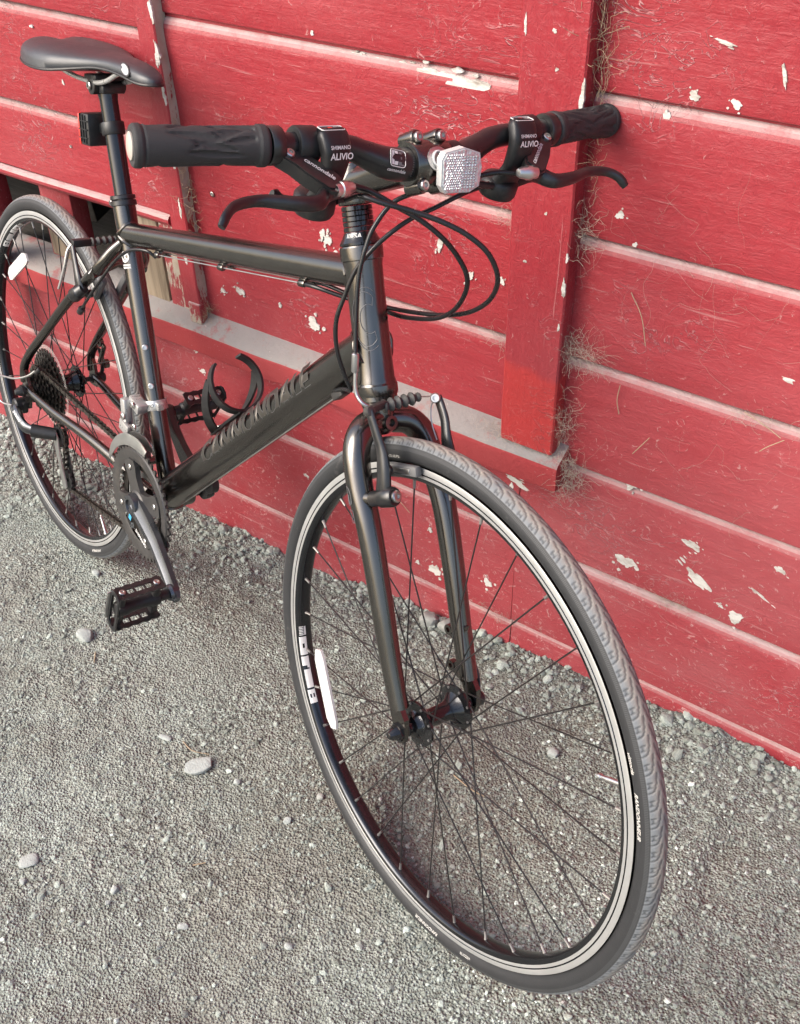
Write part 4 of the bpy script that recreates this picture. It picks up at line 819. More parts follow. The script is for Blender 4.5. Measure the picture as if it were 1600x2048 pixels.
# brake levers and shifters (built on the left, mirrored)
for s_ in (1, -1):
    S = vec(1, s_, 1); side = lambda P: np.array(P, float) * S; nm = '' 
    # lever clamp and body
    c_, t_ = bar_at(.170 * s_); mb = MB(); mb.lathe([(.0112, -.0065), (.0165, -.0065), (.0172, -.0055), (.0172, .0055), (.0165, .0065), (.0112, .0065)], c_, t_, 28, loop=True)
    p0_, p1_ = vec(.957, .171, .980), vec(.993, .122, .9495); du = unit(p1_ - p0_); nn0 = unit(vec(.60, -.05, .80)); nn0 = unit(nn0 - du * np.dot(nn0, du)); dv_ = np.cross(nn0, du)
    oo = np.array([(0, -.0075), (.012, -.0085), (.026, -.0135), (.058, -.0150), (.0655, -.0120), (.0675, .0070), (.0620, .0105), (.036, .0095), (.022, .0070), (0, .0075)])
    for h0, h1, k_ in ((-.0095, .0040, 1.0), (.0040, .0055, .90)):
        o2 = oo * k_ + (1 - k_) * np.array([.034, -.002]); B0 = p0_ + o2[:, :1] * du + o2[:, 1:2] * dv_; mb.add(np.vstack([side(B0 + nn0 * h0), side(B0 + nn0 * h1)]), [tuple(range(10)), tuple(range(10, 20))[::-1]] + [(i, (i + 1) % 10, 10 + (i + 1) % 10, 10 + i) for i in range(10)])
    lv = mb.build('brake_lever', M['alloy'], bike, FK, angle=38)
    q = spline(side([(.991, .120, .950), (.991, .135, .946), (1.0000, .148, .942), (1.0006, .1736, .9435), (.9935, .204, .9465), (.9965, .2296, .9455), (1.0035, .243, .9405), (1.0085, .2514, .9316)]), 6)
    MB().tube(q, np.interp(np.linspace(0, 1, len(q)), [0, .2, .45, .62, .8, .93, 1], [.0080, .0082, .0066, .0052, .0048, .0052, .0042]), 14, flat=.70, hint=(0, 0, 1)).build('lever_blade', M['alloy'], lv, FK)
    MB().lathe([(.0058, 0), (.0062, .002), (.0062, .006), (.0072, .007), (.0074, .012), (.0066, .014), (.0060, .019), (.0042, .023), (.0030, .0235)], side((.9932, .1265, .950)), side(unit(vec(-.15, -1, .03))), 22).build('barrel_adjuster', M['chrome'], lv, FK)
    MB().bolt(side(p0_ + du * .014 - dv_ * .001 + nn0 * .0050), nn0 * S, .0048, .0030).build('pivot_bolt', M['bolt'], lv, FK)
    # lettering on the lever body, facing up and forward
    nn = nn0 * S; dirx = du * S * (1 if s_ < 0 else -1); dirx = dirx if s_ < 0 else unit(dirx); upv = np.cross(nn, dirx)
    mb = MB(); place_text(mb, "cannondale", .0072, planar(side(p0_ + du * .044 + dv_ * -.0045) + nn * .0060, dirx, upv), bold=.0001, shear=.1); mb.build('lever_lettering', M['white'], lv, FK, flat=True)
    # shifter
    c_, t_ = bar_at(.128 * s_); mb = MB(); mb.lathe([(.0112, -.011), (.0160, -.011), (.0170, -.0095), (.0170, .0095), (.0160, .011), (.0112, .011)], bar_at(.138 * s_)[0], t_, 30, loop=True)
    q = spline(side([(.9670, .118, .9955), (.9735, .117, .9875), (.9760, .116, .975), (.9690, .1165, .952), (.9570, .117, .934), (.9520, .117, .924)]), 4); n = len(q)
    mb.tube(q, np.interp(np.linspace(0, 1, n), [0, .06, .3, .6, .85, 1], [.0132, .0155, .0155, .0128, .0160, .0120]), 24, flat=.50, hint=(0, 1, 0), p_=.55); mb.lathe([(.006, -.010), (.019, -.010), (.021, -.006), (.021, .006), (.018, .010), (.010, .012)], side((.948, .118, .9275)), (.25, 0, 1), 24)
    sh = mb.build('shifter', M['plastic'], bike, FK, angle=40)
    # gear window on top
    mb = MB(); o = rrect(-.013, .013, -.0058, .0058, .0025); ctr = side((.9690, .1180, .9982)); ex_ = unit(vec(-.03, -1, 0)); nz = unit(vec(.12, 0, .99)); ey_ = np.cross(nz, ex_); mb.prism(o, ctr, ex_, ey_, nz, -.008, .0003)
    mb.build('gear_window', M['glossblack'], sh, FK, angle=25)
    mb = MB(); oo = np.vstack([o, o[:1]]); mb.tube(planar(ctr + nz * .0006, ex_, ey_)(oo * .94), .0005, 5, mat=0); mb.add(planar(ctr + nz * .0007, ex_, ey_)(np.array([(-.002, -.0035), (.003, -.0035), (.003, .0035), (-.002, .0035)])), [(0, 1, 2, 3)], 1)
    for k in range(4): mb.add(planar(ctr + nz * .0007, ex_, ey_)(np.array([(-.010 + k * .0018, -.004), (-.0092 + k * .0018, -.004), (-.0092 + k * .0018, .0), (-.010 + k * .0018, .0)])), [(0, 1, 2, 3)], 0)
    mb.build('gear_window_print', [M['white'], M['red']], sh, FK)
    pn = unit(vec(.93, 0, .36)); pu = unit(vec(-.36, 0, .93)); rx = vec(0, 1, 0)
    mb = MB(); place_text(mb, "ALIVIO", .0080, planar(side((.9855, .1165, .9770)) + pn * .0012, rx, pu), shear=.25, bold=.00015); place_text(mb, "SHIMANO", .0048, planar(side((.9835, .1165, .9845)) + pn * .0012, rx, pu), bold=.00008); mb.build('shifter_lettering', M['white'], sh, FK, flat=True)
    q = spline(side([(.948, .128, .926), (.950, .146, .930), (.952, .160, .934), (.957, .172, .9395)]), 4); MB().tube(q, np.interp(np.linspace(0, 1, len(q)), [0, .6, .85, 1], [.006, .0055, .0085, .006]), 10, flat=.5, hint=(0, 0, 1)).build('shift_trigger', M['plastic'], sh, FK)
    mb = MB(); q = [side((.958, .100 - .0035 * k, .930 + .0006 * k)) for k in range(8)]; mb.tube(np.repeat(q, 1, 0), [.0042, .0034, .0042, .0034, .0042, .0034, .0036, .0030], 12); mb.build('shifter_cable_boot', M['plastic'], sh, FK)
# front reflector
rn = unit(vec(1, -.10, .02)); ru = np.cross(vec(0, 0, 1), rn); ru = unit(ru); rv = np.cross(rn, ru); rc = vec(1.0, .0185, .9590)
o = np.array([(-.0290, .0150), (-.0235, .0215), (.0, .0240), (.0235, .0215), (.0290, .0150), (.0270, -.0130), (.0215, -.0225), (-.0215, -.0225), (-.0270, -.0130)])
o = np.array([(-.031, .016), (-.016, .0235), (.006, .0255), (.0205, .022), (.0275, .002), (.0285, -.015), (.013, -.0225), (-.0235, -.0215), (-.0265, -.012)])
o = np.array([(-.0275, .0130), (-.0235, .0205), (.0, .0255), (.0215, .0195), (.0265, .0040), (.0255, -.0160), (.0130, -.0225), (-.0190, -.0225), (-.0250, -.0150)])
o = o * .86
mb = MB(); mb.prism(o * 1.04, rc, ru, rv, rn, -.010, -.001); rf = mb.build('front_reflector', M['whiteplastic'], bike, FK, angle=25)
MB().prism(o * .97, rc, ru, rv, rn, -.001, .0008).build('reflector_lens', M['reflector'], rf, FK, angle=25)
mb = MB()
for i in range(5):
    for j in range(12): u_, v_ = -.0005 + i * .0034, -.0155 + j * .0026; mb.add([rc + ru * (u_ + a) + rv * (v_ + b) + rn * h for a, b, h in ((0, 0, .0009), (.0030, 0, .0009), (.0030, .0023, .0009), (0, .0023, .0009), (.0015, .00115, .0021))], [(0, 1, 4), (1, 2, 4), (2, 3, 4), (3, 0, 4)])
for j in range(14):
    for i in range(7): u_, v_ = -.0200 + i * .0027 + (j % 2) * .0013, -.0160 + j * .0024; mb.add([rc + ru * (u_ + a) + rv * (v_ + b) + rn * h for a, b, h in ((0, 0, .0009), (.0024, 0, .0009), (.0012, .0022, .0009), (.0012, .0008, .0019))], [(0, 1, 3), (1, 2, 3), (2, 0, 3)])
mb.build('reflector_prism', M['reflector'], rf, FK, flat=True)
mb = MB(); mb.tube([rc - rn * .008, vec(.980, .030, .963)], .006, 12); c_, t_ = bar_at(.033); mb.lathe([(.0158, -.006), (.0190, -.006), (.0190, .006), (.0158, .006)], c_, t_, 28, loop=True); mb.build('reflector_bracket', M['plastic'], rf, FK)

# ---------------------------------------------------------------- saddle and seat post
sp0, sp1 = ST1 - dS * .05, vec(.2430, 0, .8975); dP = unit(vec(.2482, 0, .8817) - vec(.2865, 0, .7618))
q0 = vec(.2865, 0, .7618)
post = MB().tube([q0 - dP * .06, q0, q0 + dP * .06, q0 + dP * .137, q0 + dP * .146], [.0136, .0136, .0136, .0136, .0150], 32).build('seat_post', M['glossblack'], bike, label='gloss black seat post')
pc = q0 + dP * .154
mb = MB(); mb.box(pc, (.050, .036, .014), rotm((0, 1, 0), -.12), .004); mb.box(pc + vec(-.004, 0, .014), (.040, .050, .010), rotm((0, 1, 0), -.12), .003); mb.lathe([(.010, -.026), (.0125, -.025), (.0125, .025), (.010, .026)], pc + vec(0, 0, .004), (0, 1, 0), 20); mb.tube([pc + vec(-.018, 0, -.016), pc + vec(-.018, 0, .012)], .0045, 10); mb.build('saddle_clamp', M['plastic'], bike)
MB().bolt(pc + vec(0, -.026, .004), (0, -1, 0), .006, .004).build('saddle_clamp_bolt', M['bolt'], bike)
ST_ = [(.060, .030, .950, 0.9349), (.068, .052, .9550, 0.9323), (.084, .066, .9580, 0.9286), (.110, .074, .9595, 0.9263), (.150, .077, .9600, 0.9256), (.185, .072, .9590, 0.9271), (.215, .060, .9575, 0.9319), (.245, .046, .9572, 0.9377), (.275, .035, .9580, 0.9429), (.305, .0285, .9588, 0.9443), (.335, .0248, .9583, 0.9429), (.360, .0222, .9560, 0.9400), (.378, .0185, .9525, 0.9386), (.390, .0125, .9485, 0.9388), (.396, .0060, .9440, 0.9394)]
st = spline([(a, b, c_) for a, b, c_, _ in ST_], 4); stb = spline([(a, d_, 0) for a, b, c_, d_ in ST_], 4); V = []; sg = 48
for (x, w_, zt), (_, zb, _2) in zip(st, stb):
    for k in range(sg):
        a = 2 * math.pi * k / sg; ca, sa = math.cos(a), math.sin(a); hy = math.copysign(abs(ca) ** .72, ca) * w_
        if sa >= 0: z = zb + (zt - zb) * (abs(sa) ** .62); z -= .006 * math.exp(-(hy / .016) ** 2) * np.clip((.20 - x) / .08, 0, 1)
        else: z = zb - .004 * abs(sa) ** .5; hy *= .97
        V.append((x, hy, z))
n = len(st); F = [(i * sg + j, i * sg + (j + 1) % sg, (i + 1) * sg + (j + 1) % sg, (i + 1) * sg + j) for i in range(n - 1) for j in range(sg)] + [tuple(range(sg)), tuple(range((n - 1) * sg, n * sg))]
sad = MB().add(V, F).build('saddle', M['saddle'], bike, angle=60, label='dark grey padded saddle')
# base edge trim, side badges, tail print
rim = [(x, math.copysign(w_, s_) * .99, zb - .0015) for s_ in (1,) for (x, w_, zt), (_, zb, _2) in zip(st, stb)] + [(x, -w_ * .99, zb - .0015) for (x, w_, zt), (_, zb, _2) in list(zip(st, stb))[::-1]]
MB().tube(rim + rim[:1], .0022, 8, cap=False).build('saddle_edge', M['plastic'], sad)
bn = unit(vec(.05, -1, .55)); bx = unit(vec(1, 0, -.42)); bx = unit(bx - bn * np.dot(bx, bn)); by = np.cross(bn, bx)
o = [(.0135 * math.cos(a), .0050 * math.sin(a)) for a in np.linspace(0, 2 * np.pi, 24, endpoint=False)]
MB().prism([(u * 1.2, v * 1.3) for u, v in o], vec(.346, -.0222, .9500), bx, by, bn, -.006, .0004).build('badge_border', M['plastic'], sad, angle=25); MB().prism(o, vec(.346, -.0222, .9500), bx, by, bn, -.004, .0009).build('saddle_badge', M['midsilver'], sad, angle=25)
for s_ in (-1, 1):
    q = spline(np.array([(.118, .036, .932), (.140, .030, .923), (.165, .024, .917), (.205, .023, .916), (.255, .022, .9185), (.285, .020, .926), (.310, .017, .938), (.335, .012, .946)]) * vec(1, s_, 1), 5); MB().tube(q, .0036, 14).build('saddle_rail', M['fdsilver'], sad)
# rear bracket on the post
c_ = q0 + dP * .098; mb = MB(); mb.lathe([(.0137, -.009), (.0165, -.009), (.0172, -.008), (.0172, .008), (.0165, .009), (.0137, .009)], c_, dP, 32, loop=True); mb.box(c_ + vec(-.026, 0, -.006), (.022, .012, .014), None, .002)
rb = mb.build('rear_bracket', M['plastic'], bike)
MB().box(c_ + vec(-.049, 0, -.010), (.030, .048, .046), rotm((0, 1, 0), -.1), .003).build('bracket_box', M['plastic'], rb); MB().box(c_ + vec(-.0665, 0, -.012), (.006, .050, .046), rotm((0, 1, 0), -.1), .003).build('bracket_plate', M['red'], rb)
mb = MB()
for k in range(3): mb.box(c_ + vec(-.060 + k * .009, -.0245, -.009), (.0014, .0024, .040), rotm((0, 1, 0), -.1), 0)
for k in range(3): mb.box(c_ + vec(-.050, -.0246, -.022 + k * .012), (.028, .0026, .0014), rotm((0, 1, 0), -.1), 0)
mb.build('bracket_grid', M['alloy'], rb, kind='stuff')

# ---------------------------------------------------------------- cranks, chainrings, chain, pedals
ca_ = unit(vec(.1628, 0, -.0670)); cb_ = vec(-ca_[2], 0, ca_[0])
def crank(s_, dirv):
    L = .175; n = 22; V = []; acr = np.cross(dirv, UY) ; mb = MB()
    for i in range(n):
        t_ = i / (n - 1) * 1.09 - .0; wd = np.interp(t_, [0, .12, .3, .6, .85, 1.0, 1.06, 1.09], [.0195, .0180, .0165, .0138, .0128, .0142, .0115, .0060]); tk = np.interp(t_, [0, .2, .5, 1, 1.09], [.0105, .0095, .0080, .0070, .0055])
        yc = -s_ * np.interp(t_, [0, .15, .5, 1, 1.09], [.0640, .0660, .0720, .0840, .0850]); bow = .006 * math.sin(math.pi * min(1, t_)) 
        c_ = BB + dirv * (t_ * L) + acr * bow
        for a, b in ((-1, -1), (-1, .35), (-.45, 1), (.10, .92), (.55, .35), (1, .1), (1, -1)): V.append(c_ + acr * a * wd + vec(0, yc - s_ * b * tk, 0))
    k = 7; F = [(i * k + j, i * k + (j + 1) % k, (i + 1) * k + (j + 1) % k, (i + 1) * k + j) for i in range(n - 1) for j in range(k)] + [tuple(range(k)), tuple(range((n - 1) * k, n * k))]
    mb.add(np.array(V), F); mb.lathe([(.020, -.004), (.0205, .004), (.019, .011), (.012, .0125), (.011, .009), (0, .009)], BB + vec(0, -s_ * .0625, 0), (0, -s_, 0), 32)
    e = BB + dirv * L; mb.lathe([(.0135, -.006), (.0140, .004), (.0120, .0085), (.006, .009), (.0055, .006), (0, .006)], e + vec(0, -s_ * .084, 0), (0, -s_, 0), 24)
    return mb
cR = crank(1, ca_).build('crank_arm', M['crank'], bike, angle=22, label='grey crank arm on the chain side')
crank(-1, -ca_).build('crank_arm', M['glossblack'], bike, angle=22, label='black crank arm on the wall side')
mb = MB(); tx = vec(0, -1, 0); fnC = planar(BB + ca_ * .060 + vec(0, -.0815, 0) + np.cross(ca_, UY) * -.008, ca_, np.cross(tx, ca_)); place_text(mb, "SHIMANO", .0085, fnC, bold=.0002); mb.build('crank_lettering', M['white'], cR, flat=True)
mb = MB(); mb.add(planar(BB + ca_ * .012 + vec(0, -.0768, 0) + np.cross(ca_, UY) * -.012, ca_, cb_)(np.array([(-.004, -.005), (.004, -.005), (.004, .005), (-.004, .005)])), [(0, 1, 2, 3)]); mb.build('crank_mark', M['blue'], cR, flat=True)
EXx, EZz = vec(1, 0, 0), vec(0, 0, 1)
def ring(name, T, y0, th, rin, mat, ph=0.0):
    r = T * .0127 / (2 * math.pi); mb = MB(); o = gear(r + .0030, r - .0032, T, ph=ph); i_ = [(rin * math.cos(math.atan2(v, u)), rin * math.sin(math.atan2(v, u))) for u, v in o]
    mb.annulus(o, i_, BB + vec(0, y0, 0), EXx, EZz, UY, -th, th); return mb.build(name, mat, bike, angle=25)
big = ring('chainring', 48, -.0545, .0016, .0770, M['ring']); ring('chainring', 36, -.0475, .0014, .0560, M['cog'], .1); ring('chainring', 26, -.0405, .0014, .0400, M['silver'], .2)
# outer guard face with raised rim and the four-armed spider
mb = MB(); mb.lathe([(.0930, .0016), (.0915, .0036), (.0790, .0036), (.0720, .0012)], BB + vec(0, -.0545, 0), (0, -1, 0), 72, loop=True); mb.build('chainring_guard', M['ring'], big, angle=30)
mb = MB()
for k in range(4):
    a = math.atan2(ca_[2], ca_[0]) + math.pi / 4 + k * math.pi / 2; u_ = vec(math.cos(a), 0, math.sin(a)); v_ = np.cross(u_, UY)
    mb.prism([(.012, -.022), (.030, -.0165), (.046, -.0150), (.062, -.0185), (.072, -.0160), (.077, 0), (.072, .0160), (.062, .0185), (.046, .0150), (.030, .0165), (.012, .022)], BB + vec(0, -.053, 0), u_, v_, -UY, -.002, .0065)
mb.lathe([(.026, 0), (.026, .006), (.020, .010), (.014, .0105)], BB + vec(0, -.052, 0), (0, -1, 0), 32); mb.build('crank_spider', M['ring'], bike, angle=25)
for k in range(4):
    a = math.atan2(ca_[2], ca_[0]) + math.pi / 4 + k * math.pi / 2; MB().lathe([(.0050, 0), (.0050, .0012), (.0040, .0020), (.0026, .0020), (.0024, .0010), (0, .0010)], BB + vec(.0625 * math.cos(a), -.0596, .0625 * math.sin(a)), (0, -1, 0), 14).build('chainring_bolt', M['bolt'], big)
# cassette
cass = MB().lathe([(.019, -.060), (.019, -.022), (.012, -.022), (.012, -.060)], RC, (0, 1, 0), 24, loop=True).build('cassette', M['cog'], bike)
for k, T in enumerate((11, 13, 15, 17, 20, 23, 26, 30, 34)):
    r = T * .0127 / (2 * math.pi); o = gear(r + .0026, r - .003, T, ph=k * .3); i_ = [(max(.017, r - .016) * math.cos(math.atan2(v, u)), max(.017, r - .016) * math.sin(math.atan2(v, u))) for u, v in o]
    mb = MB(); mb.annulus(o, i_, RC + vec(0, -.0585 + k * .0044, 0), EXx, EZz, UY, -.0009, .0009)
    for j in range(5): a = j * 2 * math.pi / 5 + k * .2; mb.prism([(.015, -.004), (max(.017, r - .015), -.003), (max(.017, r - .015), .003), (.015, .004)], RC + vec(0, -.0585 + k * .0044, 0), vec(math.cos(a), 0, math.sin(a)), vec(-math.sin(a), 0, math.cos(a)), UY, -.0008, .0008)
    mb.build('sprocket', M['cog'], cass, angle=25)
MB().lathe([(.020, 0), (.030, -.001), (.076, -.003), (.078, -.0025), (.078, -.0018), (.076, -.0020), (.030, 0), (.020, .001)], RC + vec(0, -.0185, 0), (0, 1, 0), 48, loop=True).build('spoke_guard', M['guard'], cass)
# chain path: cassette -> chainring -> jockeys
J1, J2 = vec(.088, -.0455, .283), vec(.116, -.0455, .204); yc_, yr_ = -.0420, -.0475; rk = 20 * .0127 / (2 * math.pi); rc_ = 36 * .0127 / (2 * math.pi)
def arc_(c, r, a0, a1, y, n=14): return [vec(c[0] + r * math.cos(a), y, c[2] + r * math.sin(a)) for a in np.linspace(R_(a0), R_(a1), n)]
path = arc_(RC, rk, 250, 96, yc_) + arc_(BB, rc_, 95, -75, yr_, 20) + arc_(J2, .0205, 240, 170, yc_, 5)[::1] + [J2 + vec(-.0203, 0, .004)] + arc_(J1, .0205, 340, 405, yc_, 6) + arc_(J1, .0205, 60, 120, yc_, 6)
path = arc_(RC, rk, 270, 100, yc_, 18) + arc_(BB, rc_, 97, -72, yr_, 24) + arc_(J2, .0205, -60, -190, yc_, 9) + arc_(J1, .0205, -30, 130, yc_, 10)
pp = [path[0]]
for a, b in zip(path[:-1], path[1:]):
    k = max(1, int(np.linalg.norm(b - a) / .004)); pp += [a + (b - a) * (i + 1) / k for i in range(k)]
pp = np.array(pp); cum = np.concatenate([[0], np.cumsum(np.linalg.norm(np.diff(pp, axis=0), axis=1))]); nl = int(cum[-1] / .0127); s_i = np.arange(nl + 1) * .0127
LK = np.stack([np.interp(s_i, cum, pp[:, k]) for k in range(3)], -1); mb = MB()
for i in range(nl):
    a, b = LK[i], LK[i + 1]; d_ = unit(b - a); n_ = unit(np.cross(UY, d_)); wy = .0033 if i % 2 else .0024
    for s_ in (-1, 1):
        o = [(-.0042, 0), (-.003, .0032), (.0, .0041), (.004, .0034), (.00635, .0028), (.0087, .0034), (.0127, .0041), (.0157, .0032), (.0169, 0), (.0157, -.0032), (.0127, -.0041), (.0087, -.0034), (.00635, -.0028), (.004, -.0034), (0, -.0041), (-.003, -.0032)]
        mb.prism(o, a, d_, n_, UY, s_ * wy, s_ * (wy + .0009))
    mb.tube([a + vec(0, -.0046, 0), a + vec(0, .0046, 0)], .0022, 8)
mb.build('chain', M['steel'], bike, angle=25, kind='stuff')
# pedals
def pedal(c_, s_, tilt, label):
    rot = rotm((0, 1, 0), tilt); T = lambda V: (np.asarray(V, float) * vec(1, -s_, 1)) @ rot.T + c_      # local: y outward from crank
    mb = MB(); mb.lathe([(.0075, .0), (.0085, .004), (.0085, .016), (.0120, .020), (.0125, .030), (.0100, .040), (.0100, .066), (.0125, .074), (.0125, .086), (.010, .089), (0, .090)], (0, 0, 0), (0, 1, 0), 24)
    mb.box((0, .026, 0), (.058, .012, .014), None, .003); mb.box((0, .082, 0), (.058, .010, .014), None, .003); pd = mb.build('pedal', M['plastic'], bike, T, angle=35, label=label)
    for x in (-.034, .034):
        o = np.array([(.016, -.011), (.022, -.0135), (.030, -.0115), (.038, -.0135), (.046, -.0115), (.054, -.0135), (.062, -.0115), (.070, -.0135), (.078, -.0115), (.086, -.0135), (.092, -.010), (.092, .010), (.086, .0135), (.078, .0115), (.070, .0135), (.062, .0115), (.054, .0135), (.046, .0115), (.038, .0135), (.030, .0115), (.022, .0135), (.016, .011)])
        # plate with a slot: four bars
        mb = MB(); sx = math.copysign(1, x)
        mb.prism([q for q in o[:11]] + [(.092, -.0045), (.016, -.0045)], (x, 0, 0), UY, EZz, EXx, -.0013, .0013); mb.prism([(.016, .0045), (.092, .0045)] + [q for q in o[11:]], (x, 0, 0), UY, EZz, EXx, -.0013, .0013)
        for y0, y1 in ((.016, .034), (.044, .047), (.061, .064), (.074, .092)): mb.box((x, (y0 + y1) / 2, 0), (.0024, y1 - y0, .0100), None, 0)
        mb.build('cage_plate', M['alloy'], pd, T, angle=25)
        for y in (.026, .082): MB().bolt((x + sx * .0012, y, 0), (sx, 0, 0), .0050, .0028).build('pedal_bolt', M['bolt'], pd, T)
    oe = np.array([(-.034, -.0135), (.034, -.0135), (.040, -.006), (.040, .006), (.034, .0135), (-.034, .0135), (-.040, .006), (-.040, -.006)]); MB().annulus(oe, oe * np.array([.80, .60]), (0, .0915, 0), EXx, EZz, UY, 0, .0022).build('cage_end', M['alloy'], pd, T, angle=25)
    MB().box((.0, .0925, .0135), (.058, .012, .0016), None, .0006).build('cage_corner', M['silver'], pd, T)
    return pd
pedal(BB + ca_ * .175 + vec(0, -.090, 0), 1, -1.30, 'black caged pedal low on the near side'); pedal(BB - ca_ * .175 + vec(0, .090, 0), -1, -.95, 'black caged pedal on the wall side')
# ---------------------------------------------------------------- derailleurs
cF = BB + dS * ((.459 - BB[2]) / dS[2])
mb = MB(); mb.lathe([(.0153, -.0080), (.0182, -.0080), (.0188, -.0070), (.0188, .0070), (.0182, .0080), (.0153, .0080)], cF, dS, 36, loop=True); mb.box(cF + vec(.0215, -.004, .006), (.010, .012, .013), None, .002); fd = mb.build('front_derailleur', M['fdsilver'], bike, angle=40, label='bright silver front derailleur')
mb = MB(); mb.box(cF + vec(-.010, -.026, .001), (.034, .020, .018), rotm((0, 1, 0), .25), .004); mb.box(cF + vec(-.028, -.038, -.016), (.016, .014, .044), rotm((0, 1, 0), -.12), .003); mb.box(cF + vec(-.020, -.045, -.040), (.030, .008, .020), rotm((0, 1, 0), .2), .002); mb.build('derailleur_body', M['fdsilver'], fd, angle=35)
mb = MB(); nf_ = unit(vec(.35, -1, 0)); nf_ = unit(nf_ - dS * np.dot(nf_, dS)); fnf = on_cyl(cF, dS, nf_, .0190); place_text(mb, "ALIVIO", .0075, fnf, shear=.2, bold=.0001); mb.build('derailleur_lettering', M['plastic'], fd, flat=True)
for yy, r0, r1, a0, a1 in ((-.0600, .0985, .1170, 74, 158), (-.0425, .0960, .1170, 78, 150)):
    a = np.linspace(R_(a0), R_(a1), 22); tap = np.interp(np.linspace(0, 1, 22), [0, .12, .55, .85, 1], [.55, 1, 1, .8, .45]); rm = (r0 + r1) / 2; hh = (r1 - r0) / 2; Vv = []
    for t_, k in zip(a, tap):
        for rr in (rm - hh * k, rm, rm + hh * k):
            for h in (-.0007, .0007): Vv.append(BB + vec(rr * math.cos(t_), yy + h + (.0022 if rr > rm else 0) * (1 if yy < -.05 else -1), rr * math.sin(t_)))
    F = []
    for i in range(21):
        b = i * 6
        for (p, q) in ((0, 2), (2, 4), (5, 3), (3, 1), (1, 0), (4, 5)): F.append((b + p, b + q, b + 6 + q, b + 6 + p))
    F += [(0, 1, 3, 2), (2, 3, 5, 4), (126, 128, 129, 127), (128, 130, 131, 129)]
    MB().add(np.array(Vv), F).build('derailleur_cage', M['silver'], fd, angle=40)
for q in (cF + vec(-.006, -.037, .004), cF + vec(-.020, -.047, -.020), cF + vec(.004, -.040, -.030)): MB().bolt(q, (.1, -1, 0), .0055, .004).build('derailleur_pivot', M['bolt'], fd)
mb = MB(); mb.box((-.006, -.0735, .312), (.020, .012, .026), rotm((0, 1, 0), .3), .003); mb.lathe([(.012, 0), (.0125, .003), (.0125, .016), (.010, .019), (0, .019)], (-.008, -.073, .315), (0, -1, 0), 24); rd = mb.build('rear_derailleur', M['plastic'], bike, label='dark grey rear derailleur with a long cage')
q = spline([(-.006, -.090, .310), (.016, -.094, .300), (.040, -.092, .291), (.058, -.084, .290)], 5); MB().tube(q, np.interp(np.linspace(0, 1, len(q)), [0, .2, .7, 1], [.010, .0135, .0125, .009]), 14, flat=.62, hint=(0, 0, 1)).build('derailleur_link', M['crank'], rd)
mb = MB(); dd = unit(vec(.05, .002, -.022)); nn = unit(vec(.30, -.60, .75)); nn = unit(nn - dd * np.dot(nn, dd)); place_text(mb, "SHIMANO", .0062, planar(vec(.022, -.0945, .3005) + nn * .0112, dd, np.cross(nn, dd)), bold=.0002); mb.build('link_lettering', M['white'], rd, flat=True)
mb = MB(); mb.tube([(.058, -.086, .290), (.086, -.050, .286)], [.0125, .0115], 20); mb.build('derailleur_knuckle', M['plastic'], rd)
dJ = unit(J2 - J1); nJ = np.cross(dJ, UY)
o = [(-.012, -.008), (-.004, -.013), (.030, -.010), (.060, -.008), (.082, -.011), (.096, -.008), (.100, 0), (.096, .008), (.082, .010), (.060, .006), (.030, .006), (.0, .011), (-.012, .006)]
MB().prism(o, J1 + vec(0, -.0085, 0), dJ, nJ, UY, -.0010, .0010).build('derailleur_cage', M['silver'], rd, angle=25); MB().prism(o, J1 + vec(0, .0085, 0), dJ, nJ, UY, -.0010, .0010).build('derailleur_cage', M['ring'], rd, angle=25)
for J in (J1, J2):
    mb = MB(); oo = gear(.0212, .0180, 11); mb.annulus(oo, [(.004 * math.cos(math.atan2(v, u)), .004 * math.sin(math.atan2(v, u))) for u, v in oo], J, EXx, EZz, UY, -.0022, .0022); mb.build('jockey_wheel', M['plastic'], rd, angle=25)
# ---------------------------------------------------------------- V-brakes
def vbrake(pts, boss, padc, padt, xf, name, label, near):
    q = spline(pts, 6); n = len(q); mb = MB(); mb.tube(q, np.interp(np.linspace(0, 1, n), [0, .1, .35, .6, 1], [.0105, .0110, .0098, .0070, .0062]), 12, flat=.62, hint=(0, 1, 0) if not near else (1, 0, 0))
    b0, b1 = np.array(boss[0], float), np.array(boss[1], float); ax = unit(b1 - b0); L = np.linalg.norm(b1 - b0)
    mb.lathe([(.0075, 0), (.0092, .002), (.0095, L * .4), (.0112, L * .45), (.0115, L * .92), (.0100, L), (0, L)], b0, ax, 24); br = mb.build('brake_arm', M['alloy'], bike, xf, angle=45, label=label)
    MB().bolt(b1, ax, .0070, .0042).build('brake_pivot_bolt', M['bolt'], br, xf)
    pt = unit(padt); px = np.cross(pt, UY); MB().box(padc, (.054, .0095, .0125), np.column_stack([pt, UY, px]), .003).build('brake_pad', M['padgrey'], br, xf)
    s_ = math.copysign(1, padc[1]); MB().box(np.array(padc) + vec(0, s_ * .0052, 0), (.034, .0016, .0060), np.column_stack([pt, UY, px]), .0007).build('pad_label', M['silver'], br, xf)
    MB().lathe([(.0040, 0), (.0068, .001), (.0068, .010), (.0052, .012), (.0030, .012), (.0028, .009), (0, .009)], np.array(padc) - pt * .012 + vec(0, s_ * .010, 0), (0, s_, 0), 18).build('pad_bolt', M['alloy'], br, xf)
    return br
bA = vbrake([(1.0130, -.0485, .6180), (1.0090, -.047, .640), (1.0000, -.0455, .664), (.9890, -.047, .6826), (.9744, -.049, .7055)], [(.9990, -.053, .6085), (1.0300, -.0455, .6255)], (1.0090, -.0195, .6430), (.94, 0, .33), FK, 'front', 'front brake arm facing the camera', True)
